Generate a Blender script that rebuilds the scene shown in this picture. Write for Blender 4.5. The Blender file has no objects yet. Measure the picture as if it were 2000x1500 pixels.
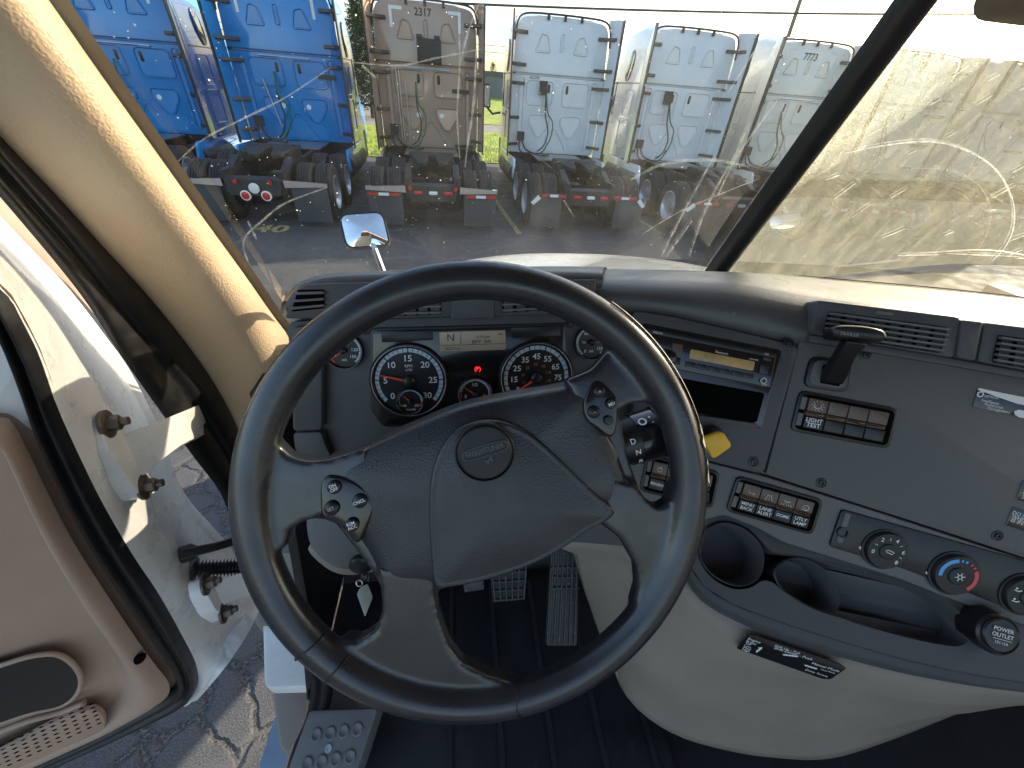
import bpy, bmesh, math, random
import numpy as np
from mathutils import Vector, Matrix
from mathutils.geometry import tessellate_polygon
random.seed(7)
rng = np.random.RandomState(7)
D2R = math.radians

# ------------------------------------------------------------------ camera
F = 770.0            # focal length in pixels of the 2000 px wide photograph
HC = 2.43            # eye height above the lot
HY, SL, YAW = 168.0, 0.08, D2R(9)
_p0 = np.array([0, (750 - HY) / F, -1.0])
_up = np.cross(_p0, np.array([1, -SL, 0])); _up /= np.linalg.norm(_up)
if _up[1] < 0: _up = -_up
_fw = np.array([0, 0, -1.0]); _fw = _fw - _up * (_fw @ _up); _fw /= np.linalg.norm(_fw)
_rt = np.cross(_fw, _up)
_c, _s = math.cos(YAW), math.sin(YAW)
CM = np.array([_c * _rt + _s * _fw, -_s * _rt + _c * _fw, _up])     # camera -> world
CAM = np.array([0, 0, HC])

sc = bpy.context.scene
col = sc.collection
cd = bpy.data.cameras.new('camera'); cam = bpy.data.objects.new('camera', cd); col.objects.link(cam)
cd.sensor_width = 36; cd.lens = F / 2000 * 36; cd.clip_start = 0.02; cd.clip_end = 2000
mw = Matrix(CM.tolist()).to_4x4(); mw.translation = Vector(CAM); cam.matrix_world = mw
sc.camera = cam

# ------------------------------------------------------------------ light
SUN_AZ, SUN_EL = 64.0, 16.5
sd = np.array([math.sin(D2R(SUN_AZ)) * math.cos(D2R(SUN_EL)), math.cos(D2R(SUN_AZ)) * math.cos(D2R(SUN_EL)), math.sin(D2R(SUN_EL))])
w = bpy.data.worlds.new('World'); sc.world = w; w.use_nodes = True
nt = w.node_tree; nt.nodes.clear()
sky = nt.nodes.new('ShaderNodeTexSky'); sky.sky_type = 'NISHITA'; sky.sun_disc = False
sky.sun_elevation = D2R(SUN_EL); sky.sun_rotation = D2R(SUN_AZ); sky.air_density = 1.0; sky.dust_density = 2.2; sky.ozone_density = 1.0
bg = nt.nodes.new('ShaderNodeBackground'); bg.inputs['Strength'].default_value = 0.15
wo = nt.nodes.new('ShaderNodeOutputWorld')
nt.links.new(sky.outputs[0], bg.inputs[0]); nt.links.new(bg.outputs[0], wo.inputs[0])
sl = bpy.data.lights.new('sun', 'SUN'); sl.energy = 5.0; sl.angle = D2R(0.5); sl.color = (1.0, 0.86, 0.66)
so = bpy.data.objects.new('sun', sl); col.objects.link(so)
so.rotation_euler = Vector(sd).to_track_quat('Z', 'Y').to_euler()
so.location = (30, 10, 20)
sc.view_settings.view_transform = 'Standard'; sc.view_settings.look = 'None'
sc.view_settings.exposure = 1.5; sc.view_settings.gamma = 1.0
sc.view_settings.use_curve_mapping = False
try:
    sc.cycles.transparent_max_bounces = 24
    sc.cycles.sample_clamp_indirect = 6.0
except Exception: pass

# ------------------------------------------------------------------ geometry helpers
A = lambda *a: np.array(a, float)
def nrm(v): v = np.asarray(v, float); return v / (np.linalg.norm(v) + 1e-12)
def ray(x, y): return CM @ np.array([(x - 1000) / F, (750 - y) / F, -1.0])
def P(x, y, d): return CAM + ray(x, y) * d
def atX(x, y, X): r = ray(x, y); return CAM + r * (X / r[0])
def atY(x, y, Y): r = ray(x, y); return CAM + r * (Y / r[1])
def atZ(x, y, Z): r = ray(x, y); return CAM + r * ((Z - HC) / r[2])

class Pl:
    """a real plane of the cab; px(x, y) is the point of the photograph lying on it"""
    def __init__(s, o, n):
        s.o = np.asarray(o, float); s.n = nrm(n)
        s.u = nrm(np.cross(A(0, 0, 1), s.n)) if abs(s.n[2]) < .98 else A(1, 0, 0)
        s.v = np.cross(s.n, s.u)
    def px(s, x, y, h=0.0):
        r = ray(x, y); return CAM + r * (((s.o + s.n * h - CAM) @ s.n) / (r @ s.n))
    def ring(s, pts, h=0.0): return [s.px(x, y, h) for x, y in pts]
    def off(s, h): return Pl(s.o + s.n * h, s.n)

def resample(pts, n, closed=False, smooth=True):
    pts = [np.asarray(p, float) for p in pts]
    if smooth and len(pts) > 2:
        q = []; m = len(pts); rngi = range(m if closed else m - 1)
        for i in rngi:
            if closed: a, b, c, d = pts[(i - 1) % m], pts[i], pts[(i + 1) % m], pts[(i + 2) % m]
            else: a, b, c, d = pts[max(i - 1, 0)], pts[i], pts[i + 1], pts[min(i + 2, m - 1)]
            for k in range(10):
                t = k / 10
                q.append(.5 * (2 * b + (c - a) * t + (2 * a - 5 * b + 4 * c - d) * t * t + (3 * b - a - 3 * c + d) * t ** 3))
        if not closed: q.append(pts[-1])
        pts = q
    if closed: pts = pts + [pts[0]]
    L = [0]
    for i in range(1, len(pts)): L.append(L[-1] + np.linalg.norm(pts[i] - pts[i - 1]))
    out = []; j = 0
    for k in range(n):
        t = L[-1] * k / (n if closed else n - 1)
        while j < len(L) - 2 and L[j + 1] < t: j += 1
        f = (t - L[j]) / max(L[j + 1] - L[j], 1e-9)
        out.append(pts[j] + (pts[j + 1] - pts[j]) * min(max(f, 0), 1))
    return out

def round_poly(pts, r, seg=4):
    out = []; m = len(pts)
    rs = r if isinstance(r, (list, tuple)) else [r] * m
    for i in range(m):
        p = np.asarray(pts[i], float); a = np.asarray(pts[i - 1], float); b = np.asarray(pts[(i + 1) % m], float)
        la, lb = np.linalg.norm(a - p), np.linalg.norm(b - p)
        ra, rb = min(rs[i], la * .48), min(rs[i], lb * .48)
        if rs[i] <= 0: out.append(p); continue
        s0, e0 = p + (a - p) / la * ra, p + (b - p) / lb * rb
        for k in range(seg + 1):
            t = k / seg; out.append((1 - t) ** 2 * s0 + 2 * t * (1 - t) * p + t * t * e0)
    return out

def inset(ring, n, d):
    m = len(ring); out = []
    R = np.array(ring); area = A(0, 0, 0)
    for i in range(m): area += np.cross(R[i] - R[0], R[(i + 1) % m] - R[0])
    sgn = 1 if area @ n > 0 else -1
    for i in range(m):
        a, p, b = R[i - 1], R[i], R[(i + 1) % m]
        e1, e2 = nrm(p - a), nrm(b - p)
        n1, n2 = np.cross(n, e1) * sgn, np.cross(n, e2) * sgn
        bi = n1 + n2; L = np.linalg.norm(bi)
        if L < 1e-6: out.append(p); continue
        bi /= L; k = max(bi @ n1, .4)
        out.append(p + bi * d / k)
    return out

class MB:
    def __init__(s): s.v = []; s.f = []
    def add(s, vs, fs):
        o = len(s.v); s.v += [tuple(map(float, p)) for p in vs]; s.f += [tuple(i + o for i in f) for f in fs]; return s
    def loft(s, rows, closed=False, cap0=False, cap1=False, flip=False):
        n = len(rows[0]); vs = [p for r in rows for p in r]; fs = []
        for i in range(len(rows) - 1):
            for j in range(n if closed else n - 1):
                k = (j + 1) % n
                q = (i * n + j, i * n + k, (i + 1) * n + k, (i + 1) * n + j)
                fs.append(q[::-1] if flip else q)
        if cap0: fs.append(tuple(range(n))[::-1] if not flip else tuple(range(n)))
        if cap1:
            t = tuple((len(rows) - 1) * n + j for j in range(n)); fs.append(t if not flip else t[::-1])
        return s.add(vs, fs)
    def prism(s, ring, n, h0, h1, c=0.0, cap0=True):
        n = nrm(n); ring = [np.asarray(p, float) for p in ring]
        R = np.array(ring); area = A(0, 0, 0)
        for i in range(len(R)): area += np.cross(R[i] - R[0], R[(i + 1) % len(R)] - R[0])
        if area @ n < 0: ring = ring[::-1]
        rows = [[p + n * h0 for p in ring]]
        if c > 0:
            rows.append([p + n * (h1 - c) for p in ring])
            rows.append([p + n * (h1 - c * .3) for p in inset(ring, n, c * .3)])
            rows.append([p + n * h1 for p in inset(ring, n, c)])
        else: rows.append([p + n * h1 for p in ring])
        return s.loft(rows, closed=True, cap0=cap0, cap1=True)
    def box(s, o, u, v, w_):
        o, u, v, w_ = map(lambda a: np.asarray(a, float), (o, u, v, w_))
        vs = [o + a * u + b * v + c * w_ for c in (-.5, .5) for b in (-.5, .5) for a in (-.5, .5)]
        fs = [(0, 2, 3, 1), (4, 5, 7, 6), (0, 1, 5, 4), (2, 6, 7, 3), (0, 4, 6, 2), (1, 3, 7, 5)]
        if np.cross(u, v) @ w_ < 0: fs = [f[::-1] for f in fs]
        return s.add(vs, fs)
    def abox(s, lo, hi):
        lo, hi = A(*lo), A(*hi); d = hi - lo
        return s.box((lo + hi) / 2, A(d[0], 0, 0), A(0, d[1], 0), A(0, 0, d[2]))
    def tube(s, path, r, seg=8, closed=False, cap=True, flat=1.0, upv=None):
        path = [np.asarray(p, float) for p in path]; n = len(path); rows = []
        rr = r if isinstance(r, (list, tuple, np.ndarray)) else [r] * n
        prev = None
        for i in range(n):
            if closed: t = nrm(path[(i + 1) % n] - path[i - 1])
            else: t = nrm(path[min(i + 1, n - 1)] - path[max(i - 1, 0)])
            if upv is not None: a = nrm(np.cross(t, upv))
            elif prev is None: a = nrm(np.cross(t, A(0, 0, 1) if abs(t[2]) < .9 else A(1, 0, 0)))
            else: a = nrm(prev - t * (prev @ t))
            prev = a; b = np.cross(t, a)
            rows.append([path[i] + rr[i] * (a * math.cos(k * 2 * math.pi / seg) + b * flat * math.sin(k * 2 * math.pi / seg)) for k in range(seg)])
        if closed: rows.append(rows[0])
        return s.loft(rows, closed=True, cap0=cap and not closed, cap1=cap and not closed)
    def lathe(s, c, ax, prof, seg=24, cap0=False, cap1=True, arc=None, udir=None):
        c = np.asarray(c, float); ax = nrm(ax)
        u = nrm(np.cross(ax, A(0, 0, 1) if abs(ax[2]) < .9 else A(1, 0, 0))) if udir is None else nrm(udir)
        v = np.cross(ax, u)
        rows = [[c + ax * h + r * (u * math.cos(k * 2 * math.pi / seg) + v * math.sin(k * 2 * math.pi / seg)) for k in range(seg)] for r, h in prof]
        return s.loft(rows, closed=True, cap0=cap0, cap1=cap1)
    def flat(s, outer, holes=(), flip=False):
        polys = [[Vector(p) for p in outer]] + [[Vector(p) for p in h] for h in holes]
        tris = tessellate_polygon(polys)
        vs = [p for pl in polys for p in pl]
        return s.add(vs, [t[::-1] if flip else t for t in tris])
    def mesh(s, name, smooth=None):
        me = bpy.data.meshes.new(name); me.from_pydata(s.v, [], s.f); me.update()
        if smooth is not None:
            me.polygons.foreach_set('use_smooth', [True] * len(me.polygons))
            if smooth < 180: me.set_sharp_from_angle(angle=D2R(smooth))
        return me

def obj(name, mb, mat, parent=None, smooth=35):
    me = mb.mesh(name, smooth) if isinstance(mb, MB) else mb
    if mat is not None and len(me.materials) == 0: me.materials.append(mat)
    o = bpy.data.objects.new(name, me); col.objects.link(o)
    if parent is not None: o.parent = parent
    return o
def weld(o, d=1e-5):
    bm = bmesh.new(); bm.from_mesh(o.data); bmesh.ops.remove_doubles(bm, verts=bm.verts, dist=d)
    bmesh.ops.recalc_face_normals(bm, faces=bm.faces); bm.to_mesh(o.data); bm.free(); return o
def bevel(o, wd, seg=2, ang=35):
    m = o.modifiers.new('bevel', 'BEVEL'); m.width = wd; m.segments = seg; m.limit_method = 'ANGLE'; m.angle_limit = D2R(ang); return o
def tag(o, label, cat, group=None):
    o['label'] = label; o['category'] = cat
    if group: o['group'] = group
    return o
def thing(name, label, cat, loc=(0, 0, 0), group=None):
    """an Empty; its parts are given in world coordinates of the cab, so the Empty sits at the origin of them"""
    o = bpy.data.objects.new(name, None); col.objects.link(o); o.empty_display_size = .1
    o.location = loc
    return tag(o, label, cat, group)
def structure(o): o['kind'] = 'structure'; return o
def stuff(o): o['kind'] = 'stuff'; return o

def text_mesh(s, hsize=1.0, bold=0.0):
    cu = bpy.data.curves.new('t', 'FONT'); cu.body = s; cu.align_x = 'LEFT'; cu.size = 1.0; cu.offset = bold
    cu.resolution_u = 3
    o = bpy.data.objects.new('t', cu)
    me = bpy.data.meshes.new_from_object(o)
    n = len(me.vertices); co = np.zeros(n * 3); me.vertices.foreach_get('co', co); co = co.reshape(-1, 3)
    fs = [tuple(p.vertices) for p in me.polygons]
    bpy.data.objects.remove(o); bpy.data.curves.remove(cu); bpy.data.meshes.remove(me)
    return co, fs
def put_text(mb, s, pl, a, b, h=.0004, hs=1.0, bold=0.0, shear=0.0):
    """lettering from pixel a to pixel b (baseline) on plane pl, natural proportions times hs"""
    p0, p1 = pl.px(*a, h), pl.px(*b, h)
    u = p1 - p0; W = np.linalg.norm(u); u = u / W; v = np.cross(pl.n, u)
    co, fs = text_mesh(s, bold=bold)
    x0, x1 = co[:, 0].min(), co[:, 0].max(); k = W / (x1 - x0)
    vs = [p0 + u * ((c[0] - x0) * k + shear * c[1] * k) + v * (c[1] * k * hs) for c in co]
    mb.add(vs, fs); return mb
def put_text_c(mb, s, c, u, v, size, bold=0.0):
    """centred lettering, cap height about size, in world vectors u, v"""
    co, fs = text_mesh(s, bold=bold)
    x0, x1 = co[:, 0].min(), co[:, 0].max(); y0, y1 = co[:, 1].min(), co[:, 1].max()
    k = size / .7
    mb.add([c + u * ((q[0] - (x0 + x1) / 2) * k) + v * ((q[1] - (y0 + y1) / 2) * k) for q in co], fs); return mb

# ------------------------------------------------------------------ materials
def mat(name, colr, rough=.5, metal=0.0, spec=.5, bump=0.0, bscale=400.0, vary=0.0, vscale=8.0, coat=0.0, bump2=0.0, b2scale=60., wear=0.0, wcol=(.5, .48, .45), wscale=30., wth=.68):
    m = bpy.data.materials.new(name); m.use_nodes = True; nt = m.node_tree; b = nt.nodes['Principled BSDF']
    b.inputs['Base Color'].default_value = (*colr, 1); b.inputs['Roughness'].default_value = rough
    b.inputs['Metallic'].default_value = metal; b.inputs['Specular IOR Level'].default_value = spec
    b.inputs['Coat Weight'].default_value = coat
    N = nt.nodes.new; L = nt.links.new
    if bump or vary or bump2 or wear:
        tc = N('ShaderNodeTexCoord')
    last = None
    if vary:
        n = N('ShaderNodeTexNoise'); n.inputs['Scale'].default_value = vscale; n.inputs['Detail'].default_value = 6; n.inputs['Roughness'].default_value = .62
        L(tc.outputs['Object'], n.inputs['Vector'])
        r = N('ShaderNodeMapRange'); r.inputs[1].default_value = .3; r.inputs[2].default_value = .7; r.inputs[3].default_value = 1 - vary; r.inputs[4].default_value = 1 + vary
        L(n.outputs[0], r.inputs[0])
        mx = N('ShaderNodeMix'); mx.data_type = 'RGBA'; mx.blend_type = 'MULTIPLY'; mx.inputs[0].default_value = 1
        mx.inputs[6].default_value = (*colr, 1); L(r.outputs[0], mx.inputs[7]); L(mx.outputs[2], b.inputs['Base Color']); last = mx.outputs[2]
        rr = N('ShaderNodeMapRange'); rr.inputs[1].default_value = .3; rr.inputs[2].default_value = .7; rr.inputs[3].default_value = max(rough - .12, .02); rr.inputs[4].default_value = min(rough + .12, 1)
        L(n.outputs[0], rr.inputs[0]); L(rr.outputs[0], b.inputs['Roughness'])
    if wear:
        n = N('ShaderNodeTexNoise'); n.inputs['Scale'].default_value = wscale; n.inputs['Detail'].default_value = 9; n.inputs['Roughness'].default_value = .7
        L(tc.outputs['Object'], n.inputs['Vector'])
        r = N('ShaderNodeMapRange'); r.inputs[1].default_value = wth; r.inputs[2].default_value = wth + .06; r.inputs[3].default_value = 0; r.inputs[4].default_value = wear
        L(n.outputs[0], r.inputs[0])
        mx = N('ShaderNodeMix'); mx.data_type = 'RGBA'; L(r.outputs[0], mx.inputs[0])
        mx.inputs[6].default_value = (*colr, 1)
        if last: L(last, mx.inputs[6])
        mx.inputs[7].default_value = (*wcol, 1); L(mx.outputs[2], b.inputs['Base Color'])
    hgt = None
    if bump:
        n = N('ShaderNodeTexNoise'); n.inputs['Scale'].default_value = bscale; n.inputs['Detail'].default_value = 3
        L(tc.outputs['Object'], n.inputs['Vector'])
        bp = N('ShaderNodeBump'); bp.inputs['Strength'].default_value = bump; bp.inputs['Distance'].default_value = .001
        L(n.outputs[0], bp.inputs['Height']); L(bp.outputs[0], b.inputs['Normal']); hgt = bp
    if bump2:
        n = N('ShaderNodeTexVoronoi'); n.inputs['Scale'].default_value = b2scale; n.feature = 'SMOOTH_F1'
        L(tc.outputs['Object'], n.inputs['Vector'])
        bp = N('ShaderNodeBump'); bp.inputs['Strength'].default_value = bump2; bp.inputs['Distance'].default_value = .002
        L(n.outputs[0], bp.inputs['Height'])
        if hgt: L(hgt.outputs[0], bp.inputs['Normal'])
        L(bp.outputs[0], b.inputs['Normal'])
    return m
def emis(name, colr, s):
    m = bpy.data.materials.new(name); m.use_nodes = True; b = m.node_tree.nodes['Principled BSDF']
    b.inputs['Base Color'].default_value = (*colr, 1); b.inputs['Emission Color'].default_value = (*colr, 1); b.inputs['Emission Strength'].default_value = s
    return m
M = {}
M['dash'] = mat('dash_plastic', (.066, .068, .073), .50, bump=.35, bscale=900, vary=.10, vscale=14, wear=.15, wscale=40, wth=.72)
M['dashtop'] = mat('dash_top_vinyl', (.070, .070, .070), .36, spec=.7, bump=.45, bscale=700, vary=.12, vscale=12, wear=.25, wscale=50, wth=.66)
M['panel'] = mat('centre_panel_plastic', (.105, .104, .101), .55, bump=.45, bscale=1100, vary=.10, vscale=10)
M['trimgrey'] = mat('trim_strip_plastic', (.135, .134, .134), .55, bump=.5, bscale=1000, vary=.10, vscale=16)
M['black'] = mat('black_plastic', (.012, .012, .013), .35, bump=.1, bscale=600)
M['void'] = mat('vent_black', (.004, .004, .004), .9, spec=.02)
M['knobblack'] = mat('knob_black', (.010, .010, .011), .48)
M['wornglint'] = mat('worn_leather_glint', (.62, .57, .46), .6, vary=.3, vscale=150)  # cream for worn leather and for the sun highlight painted on the rim
M['gloss'] = mat('gloss_black', (.010, .010, .011), .16, coat=.3)
M['leather'] = mat('wheel_leather', (.024, .0255, .030), .35, spec=.6, bump2=.13, b2scale=620, bump=.25, bscale=800, vary=.18, vscale=20)
M['rimleather'] = mat('rim_leather', (.020, .021, .024), .31, spec=.65, coat=.2, bump=.10, bscale=700, vary=.15, vscale=16, wear=.10, wscale=70, wth=.70)
M['beige'] = mat('beige_plastic', (.24, .20, .165), .55, bump=.3, bscale=900, vary=.05, vscale=6, wear=.10, wcol=(.2, .18, .16), wscale=18, wth=.66)
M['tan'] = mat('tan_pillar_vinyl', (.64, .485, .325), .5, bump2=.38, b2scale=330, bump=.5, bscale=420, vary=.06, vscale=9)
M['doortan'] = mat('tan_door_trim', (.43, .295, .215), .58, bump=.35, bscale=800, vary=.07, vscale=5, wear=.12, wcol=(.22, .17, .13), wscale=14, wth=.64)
M['white'] = mat('white_paint', (.74, .735, .71), .30, coat=.3, vary=.05, vscale=10, wear=.55, wcol=(.42, .37, .30), wscale=16, wth=.60)
M['whiteclean'] = mat('white_body_paint', (.78, .78, .76), .25, coat=.4, vary=.04, vscale=3)
M['seal'] = mat('rubber_seal', (.009, .009, .010), .45, bump=.15, bscale=300, vary=.2, vscale=30, wear=.12, wscale=60, wth=.66)
M['mat'] = mat('floor_rubber', (.013, .0135, .016), .62, bump=.5, bscale=500, vary=.25, vscale=12, wear=.18, wcol=(.09, .08, .07), wscale=25, wth=.60)
M['pedal'] = mat('pedal_rubber', (.03, .03, .03), .45, vary=.2, vscale=60, wear=.5, wcol=(.25, .24, .22), wscale=120, wth=.58)
M['steel'] = mat('dull_steel', (.40, .39, .38), .38, metal=1, vary=.15, vscale=50)
M['bolt'] = mat('rusty_bolt', (.16, .13, .11), .5, metal=.8, vary=.4, vscale=150)
M['chrome'] = mat('chrome', (.82, .83, .85), .09, metal=1)
M['mirror'] = mat('mirror_glass', (.92, .93, .94), .01, metal=1)
M['print'] = mat('white_print', (.80, .80, .78), .6)
M['emboss'] = mat('embossed_mark', (.10, .10, .105), .45)
M['edgeband'] = mat('glass_edge_trim', (.19, .172, .14), .6, bump=.2, bscale=300)
M['printdim'] = mat('grey_print', (.34, .34, .33), .6)
M['red'] = mat('red_needle', (.80, .07, .02), .5)
M['redprint'] = mat('red_print', (.70, .08, .07), .5)
M['blueprint'] = mat('blue_print', (.10, .38, .80), .5)
M['orangeprint'] = mat('orange_print', (.55, .17, .06), .5)
M['lcd'] = mat('lcd_screen', (.42, .34, .24), .35)
M['lcdamber'] = mat('lcd_amber', (.50, .33, .12), .35, vary=.25, vscale=30)
M['lcdink'] = mat('lcd_ink', (.05, .045, .04), .6)
M['dial'] = mat('gauge_face', (.012, .012, .013), .40)
M['tick'] = mat('gauge_scale', (.55, .66, .74), .5)
M['yellow'] = mat('yellow_plastic', (.95, .54, .03), .42, vary=.05, vscale=60)
M['brownkey'] = mat('brown_switch_plastic', (.115, .072, .052), .35, vary=.15, vscale=80)
M['redlamp'] = emis('cluster_warning_lamp', (1.0, .02, .02), .6)
M['tagmetal'] = mat('key_tag_metal', (.50, .54, .47), .45, metal=.4, vary=.1, vscale=80)
M['cushion'] = mat('visor_fabric', (.22, .17, .13), .9, bump=.4, bscale=300)
# ------------------------------------------------------------------ cab shell
def glass_mat(name, base, amp, speck, tint=(.93, .90, .78), stretch=(1, 1, 1), rot=0.0, amp2=0.0, ramp=(1.0, 1.0)):
    m = bpy.data.materials.new(name); m.use_nodes = True; nt = m.node_tree; nt.nodes.clear(); N = nt.nodes.new; L = nt.links.new
    out = N('ShaderNodeOutputMaterial'); tc = N('ShaderNodeTexCoord'); mp = N('ShaderNodeMapping')
    mp.inputs['Scale'].default_value = stretch; mp.inputs['Rotation'].default_value = (0, rot, 0); L(tc.outputs['Object'], mp.inputs[0])
    tr = N('ShaderNodeBsdfTransparent'); tr.inputs[0].default_value = (.93, .96, .95, 1)
    tl = N('ShaderNodeBsdfTranslucent'); tl.inputs[0].default_value = (*tint, 1)
    df = N('ShaderNodeBsdfDiffuse'); df.inputs[0].default_value = (*tint, 1)
    ds = N('ShaderNodeMixShader'); ds.inputs[0].default_value = .12; L(tl.outputs[0], ds.inputs[1]); L(df.outputs[0], ds.inputs[2])
    n1 = N('ShaderNodeTexNoise'); n1.inputs['Scale'].default_value = 5; n1.inputs['Detail'].default_value = 8; n1.inputs['Roughness'].default_value = .6; L(tc.outputs['Object'], n1.inputs['Vector'])
    n2 = N('ShaderNodeTexNoise'); n2.inputs['Scale'].default_value = 5; n2.inputs['Detail'].default_value = 7; n2.inputs['Roughness'].default_value = .6; L(mp.outputs[0], n2.inputs['Vector'])
    def rng_(src, a, b, c, d):
        r = N('ShaderNodeMapRange'); r.inputs[1].default_value = a; r.inputs[2].default_value = b; r.inputs[3].default_value = c; r.inputs[4].default_value = d; L(src, r.inputs[0]); return r.outputs[0]
    def math_(op, a, b):
        r = N('ShaderNodeMath'); r.operation = op
        for i, q in enumerate((a, b)):
            if isinstance(q, (int, float)): r.inputs[i].default_value = q
            else: L(q, r.inputs[i])
        return r.outputs[0]
    f = math_('ADD', rng_(n1.outputs[0], .35, .7, base, base + amp), rng_(n2.outputs[0], .43, .68, 0, amp2))
    sx = N('ShaderNodeSeparateXYZ'); L(tc.outputs['Object'], sx.inputs[0])
    f = math_('MULTIPLY', f, rng_(sx.outputs['X'], -.40, .60, *ramp))      # wiped thinner towards the driver
    # fine dust grain
    n3 = N('ShaderNodeTexNoise'); n3.inputs['Scale'].default_value = 420; n3.inputs['Detail'].default_value = 2; L(tc.outputs['Object'], n3.inputs['Vector'])
    f = math_('MULTIPLY', f, rng_(n3.outputs[0], .3, .7, .6, 1.4))
    # bug specks
    for scl, th in ((75, .10), (190, .13)):
        v = N('ShaderNodeTexVoronoi'); v.inputs['Scale'].default_value = scl; v.inputs['Randomness'].default_value = 1; L(tc.outputs['Object'], v.inputs['Vector'])
        wn = N('ShaderNodeTexWhiteNoise'); L(v.outputs['Position'], wn.inputs['Vector'])
        sp = math_('MULTIPLY', rng_(v.outputs['Distance'], th, th * .55, 0, 1), rng_(wn.outputs[0], .80, .97, 0, speck))
        f = math_('ADD', f, sp)
    f = math_('MINIMUM', f, .95)
    mx = N('ShaderNodeMixShader'); L(f, mx.inputs[0]); L(tr.outputs[0], mx.inputs[1]); L(ds.outputs[0], mx.inputs[2])
    gl = N('ShaderNodeBsdfGlossy'); gl.inputs['Roughness'].default_value = .02
    fr = N('ShaderNodeFresnel'); fr.inputs[0].default_value = 1.35
    fk = math_('MULTIPLY', fr.outputs[0], .6)
    m2 = N('ShaderNodeMixShader'); L(fk, m2.inputs[0]); L(mx.outputs[0], m2.inputs[1]); L(gl.outputs[0], m2.inputs[2])
    L(m2.outputs[0], out.inputs[0]); return m
M['glassL'] = glass_mat('dusty_glass_driver', .012, .025, .8, stretch=(3, 3, 1.2), rot=.5, amp2=.035, ramp=(.03, 1.0))
M['glassR'] = glass_mat('dusty_glass_passenger', .18, .08, .9, tint=(1.0, .97, .70), stretch=(9, 9, 1.3), rot=-.62, amp2=.13)
def smear_mat(name, fac, colr=(.9, .88, .8)):
    m = bpy.data.materials.new(name); m.use_nodes = True; nt = m.node_tree; nt.nodes.clear(); N = nt.nodes.new; L = nt.links.new
    out = N('ShaderNodeOutputMaterial'); tr = N('ShaderNodeBsdfTransparent'); tl = N('ShaderNodeBsdfTranslucent'); tl.inputs[0].default_value = (*colr, 1)
    df = N('ShaderNodeBsdfDiffuse'); df.inputs[0].default_value = (*colr, 1); ds = N('ShaderNodeMixShader'); ds.inputs[0].default_value = .4; L(tl.outputs[0], ds.inputs[1]); L(df.outputs[0], ds.inputs[2])
    tc = N('ShaderNodeTexCoord'); n = N('ShaderNodeTexNoise'); n.inputs['Scale'].default_value = 90; n.inputs['Detail'].default_value = 5; L(tc.outputs['Object'], n.inputs['Vector'])
    r = N('ShaderNodeMapRange'); r.inputs[1].default_value = .35; r.inputs[2].default_value = .65; r.inputs[3].default_value = fac * .3; r.inputs[4].default_value = fac; L(n.outputs[0], r.inputs[0])
    mx = N('ShaderNodeMixShader'); L(r.outputs[0], mx.inputs[0]); L(tr.outputs[0], mx.inputs[1]); L(ds.outputs[0], mx.inputs[2]); L(mx.outputs[0], out.inputs[0]); return m
M['smear'] = smear_mat('dried_smear', .34)
M['scratch'] = smear_mat('wiper_scratch', .85, (1, 1, .95))

cab = thing('truck_cab', 'white truck cab around the driver with tan windshield pillar and split windshield', 'truck cab')
XD = .567                                     # centre line of the truck
def wy(X, z):                                 # windshield surface
    return .815 - .10 * (abs(X - XD) / .95) ** 1.6 - .42 * (z - 2.13)
def wpx(x, y, out=0.0):                       # photograph pixel on the windshield
    r = ray(x, y); lo, hi = .2, 3.0
    for _ in range(50):
        m = (lo + hi) / 2; p = CAM + r * m
        if p[1] < wy(p[0], p[2]): lo = m
        else: hi = m
    p = CAM + r * lo; p[1] += out; return p
# panes
for x0, x1, nm, mt in ((-.44, XD - .012, 'windshield_pane', 'glassL'), (XD + .012, 1.56, 'windshield_pane', 'glassR')):
    rows = []
    for i in range(13):
        z = 1.93 + (2.74 - 1.93) * i / 12
        rows.append([A(x0 + (x1 - x0) * j / 16, wy(x0 + (x1 - x0) * j / 16, z), z) for j in range(17)])
    pane = obj(nm, MB().loft(rows, flip=True), M[mt], cab, 180)
    pane['label'] = 'dusty driver side windshield pane' if mt == 'glassL' else 'hazy sunlit passenger side windshield pane'
    if mt == 'glassL': paneL = pane
    else: paneR = pane
def smear(pts, wd, parent, m='smear', n=26, name='dried_smear'):
    q = resample([A(*p) for p in pts], n)
    rows = [[], []]
    for i, p in enumerate(q):
        t = nrm(q[min(i + 1, n - 1)] - q[max(i - 1, 0)]); nn = A(-t[1], t[0])
        ww = wd * (.4 + .6 * math.sin(math.pi * (i + .5) / n)) * (.7 + .6 * rng.rand())
        rows[0].append(wpx(*(p + nn * ww), -.004)); rows[1].append(wpx(*(p - nn * ww), -.004))
    return obj(name, MB().loft(rows), M[m], parent, 180)
smear([(650, 130), (560, 190), (470, 235), (395, 275), (330, 335)], 2.2, paneL)
smear([(640, 365), (560, 395), (520, 425), (478, 468), (490, 520), (500, 546)], 2.2, paneL)
smear([(486, 430), (503, 466)], 2.4, paneL, n=8)
smear([(900, 120), (915, 60), (935, 10)], 2.0, paneL)
smear([(930, 100), (925, 200), (915, 270), (908, 326)], 2.4, paneL)
smear([(690, 122), (780, 128), (860, 112), (940, 96)], 2.0, paneL)
smear([(895, 20), (898, 120), (893, 220), (898, 310)], 1.8, paneL)
smear([(708, 128), (735, 152)], 2.4, paneL, n=8)
smear([(1100, 390), (1120, 422)], 1.4, paneL, n=8); smear([(1255, 455), (1330, 410), (1420, 372), (1480, 348)], 1.5, paneL)
smear([(1230, 350), (1300, 318), (1390, 312), (1460, 325)], 3.5, paneL)
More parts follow.
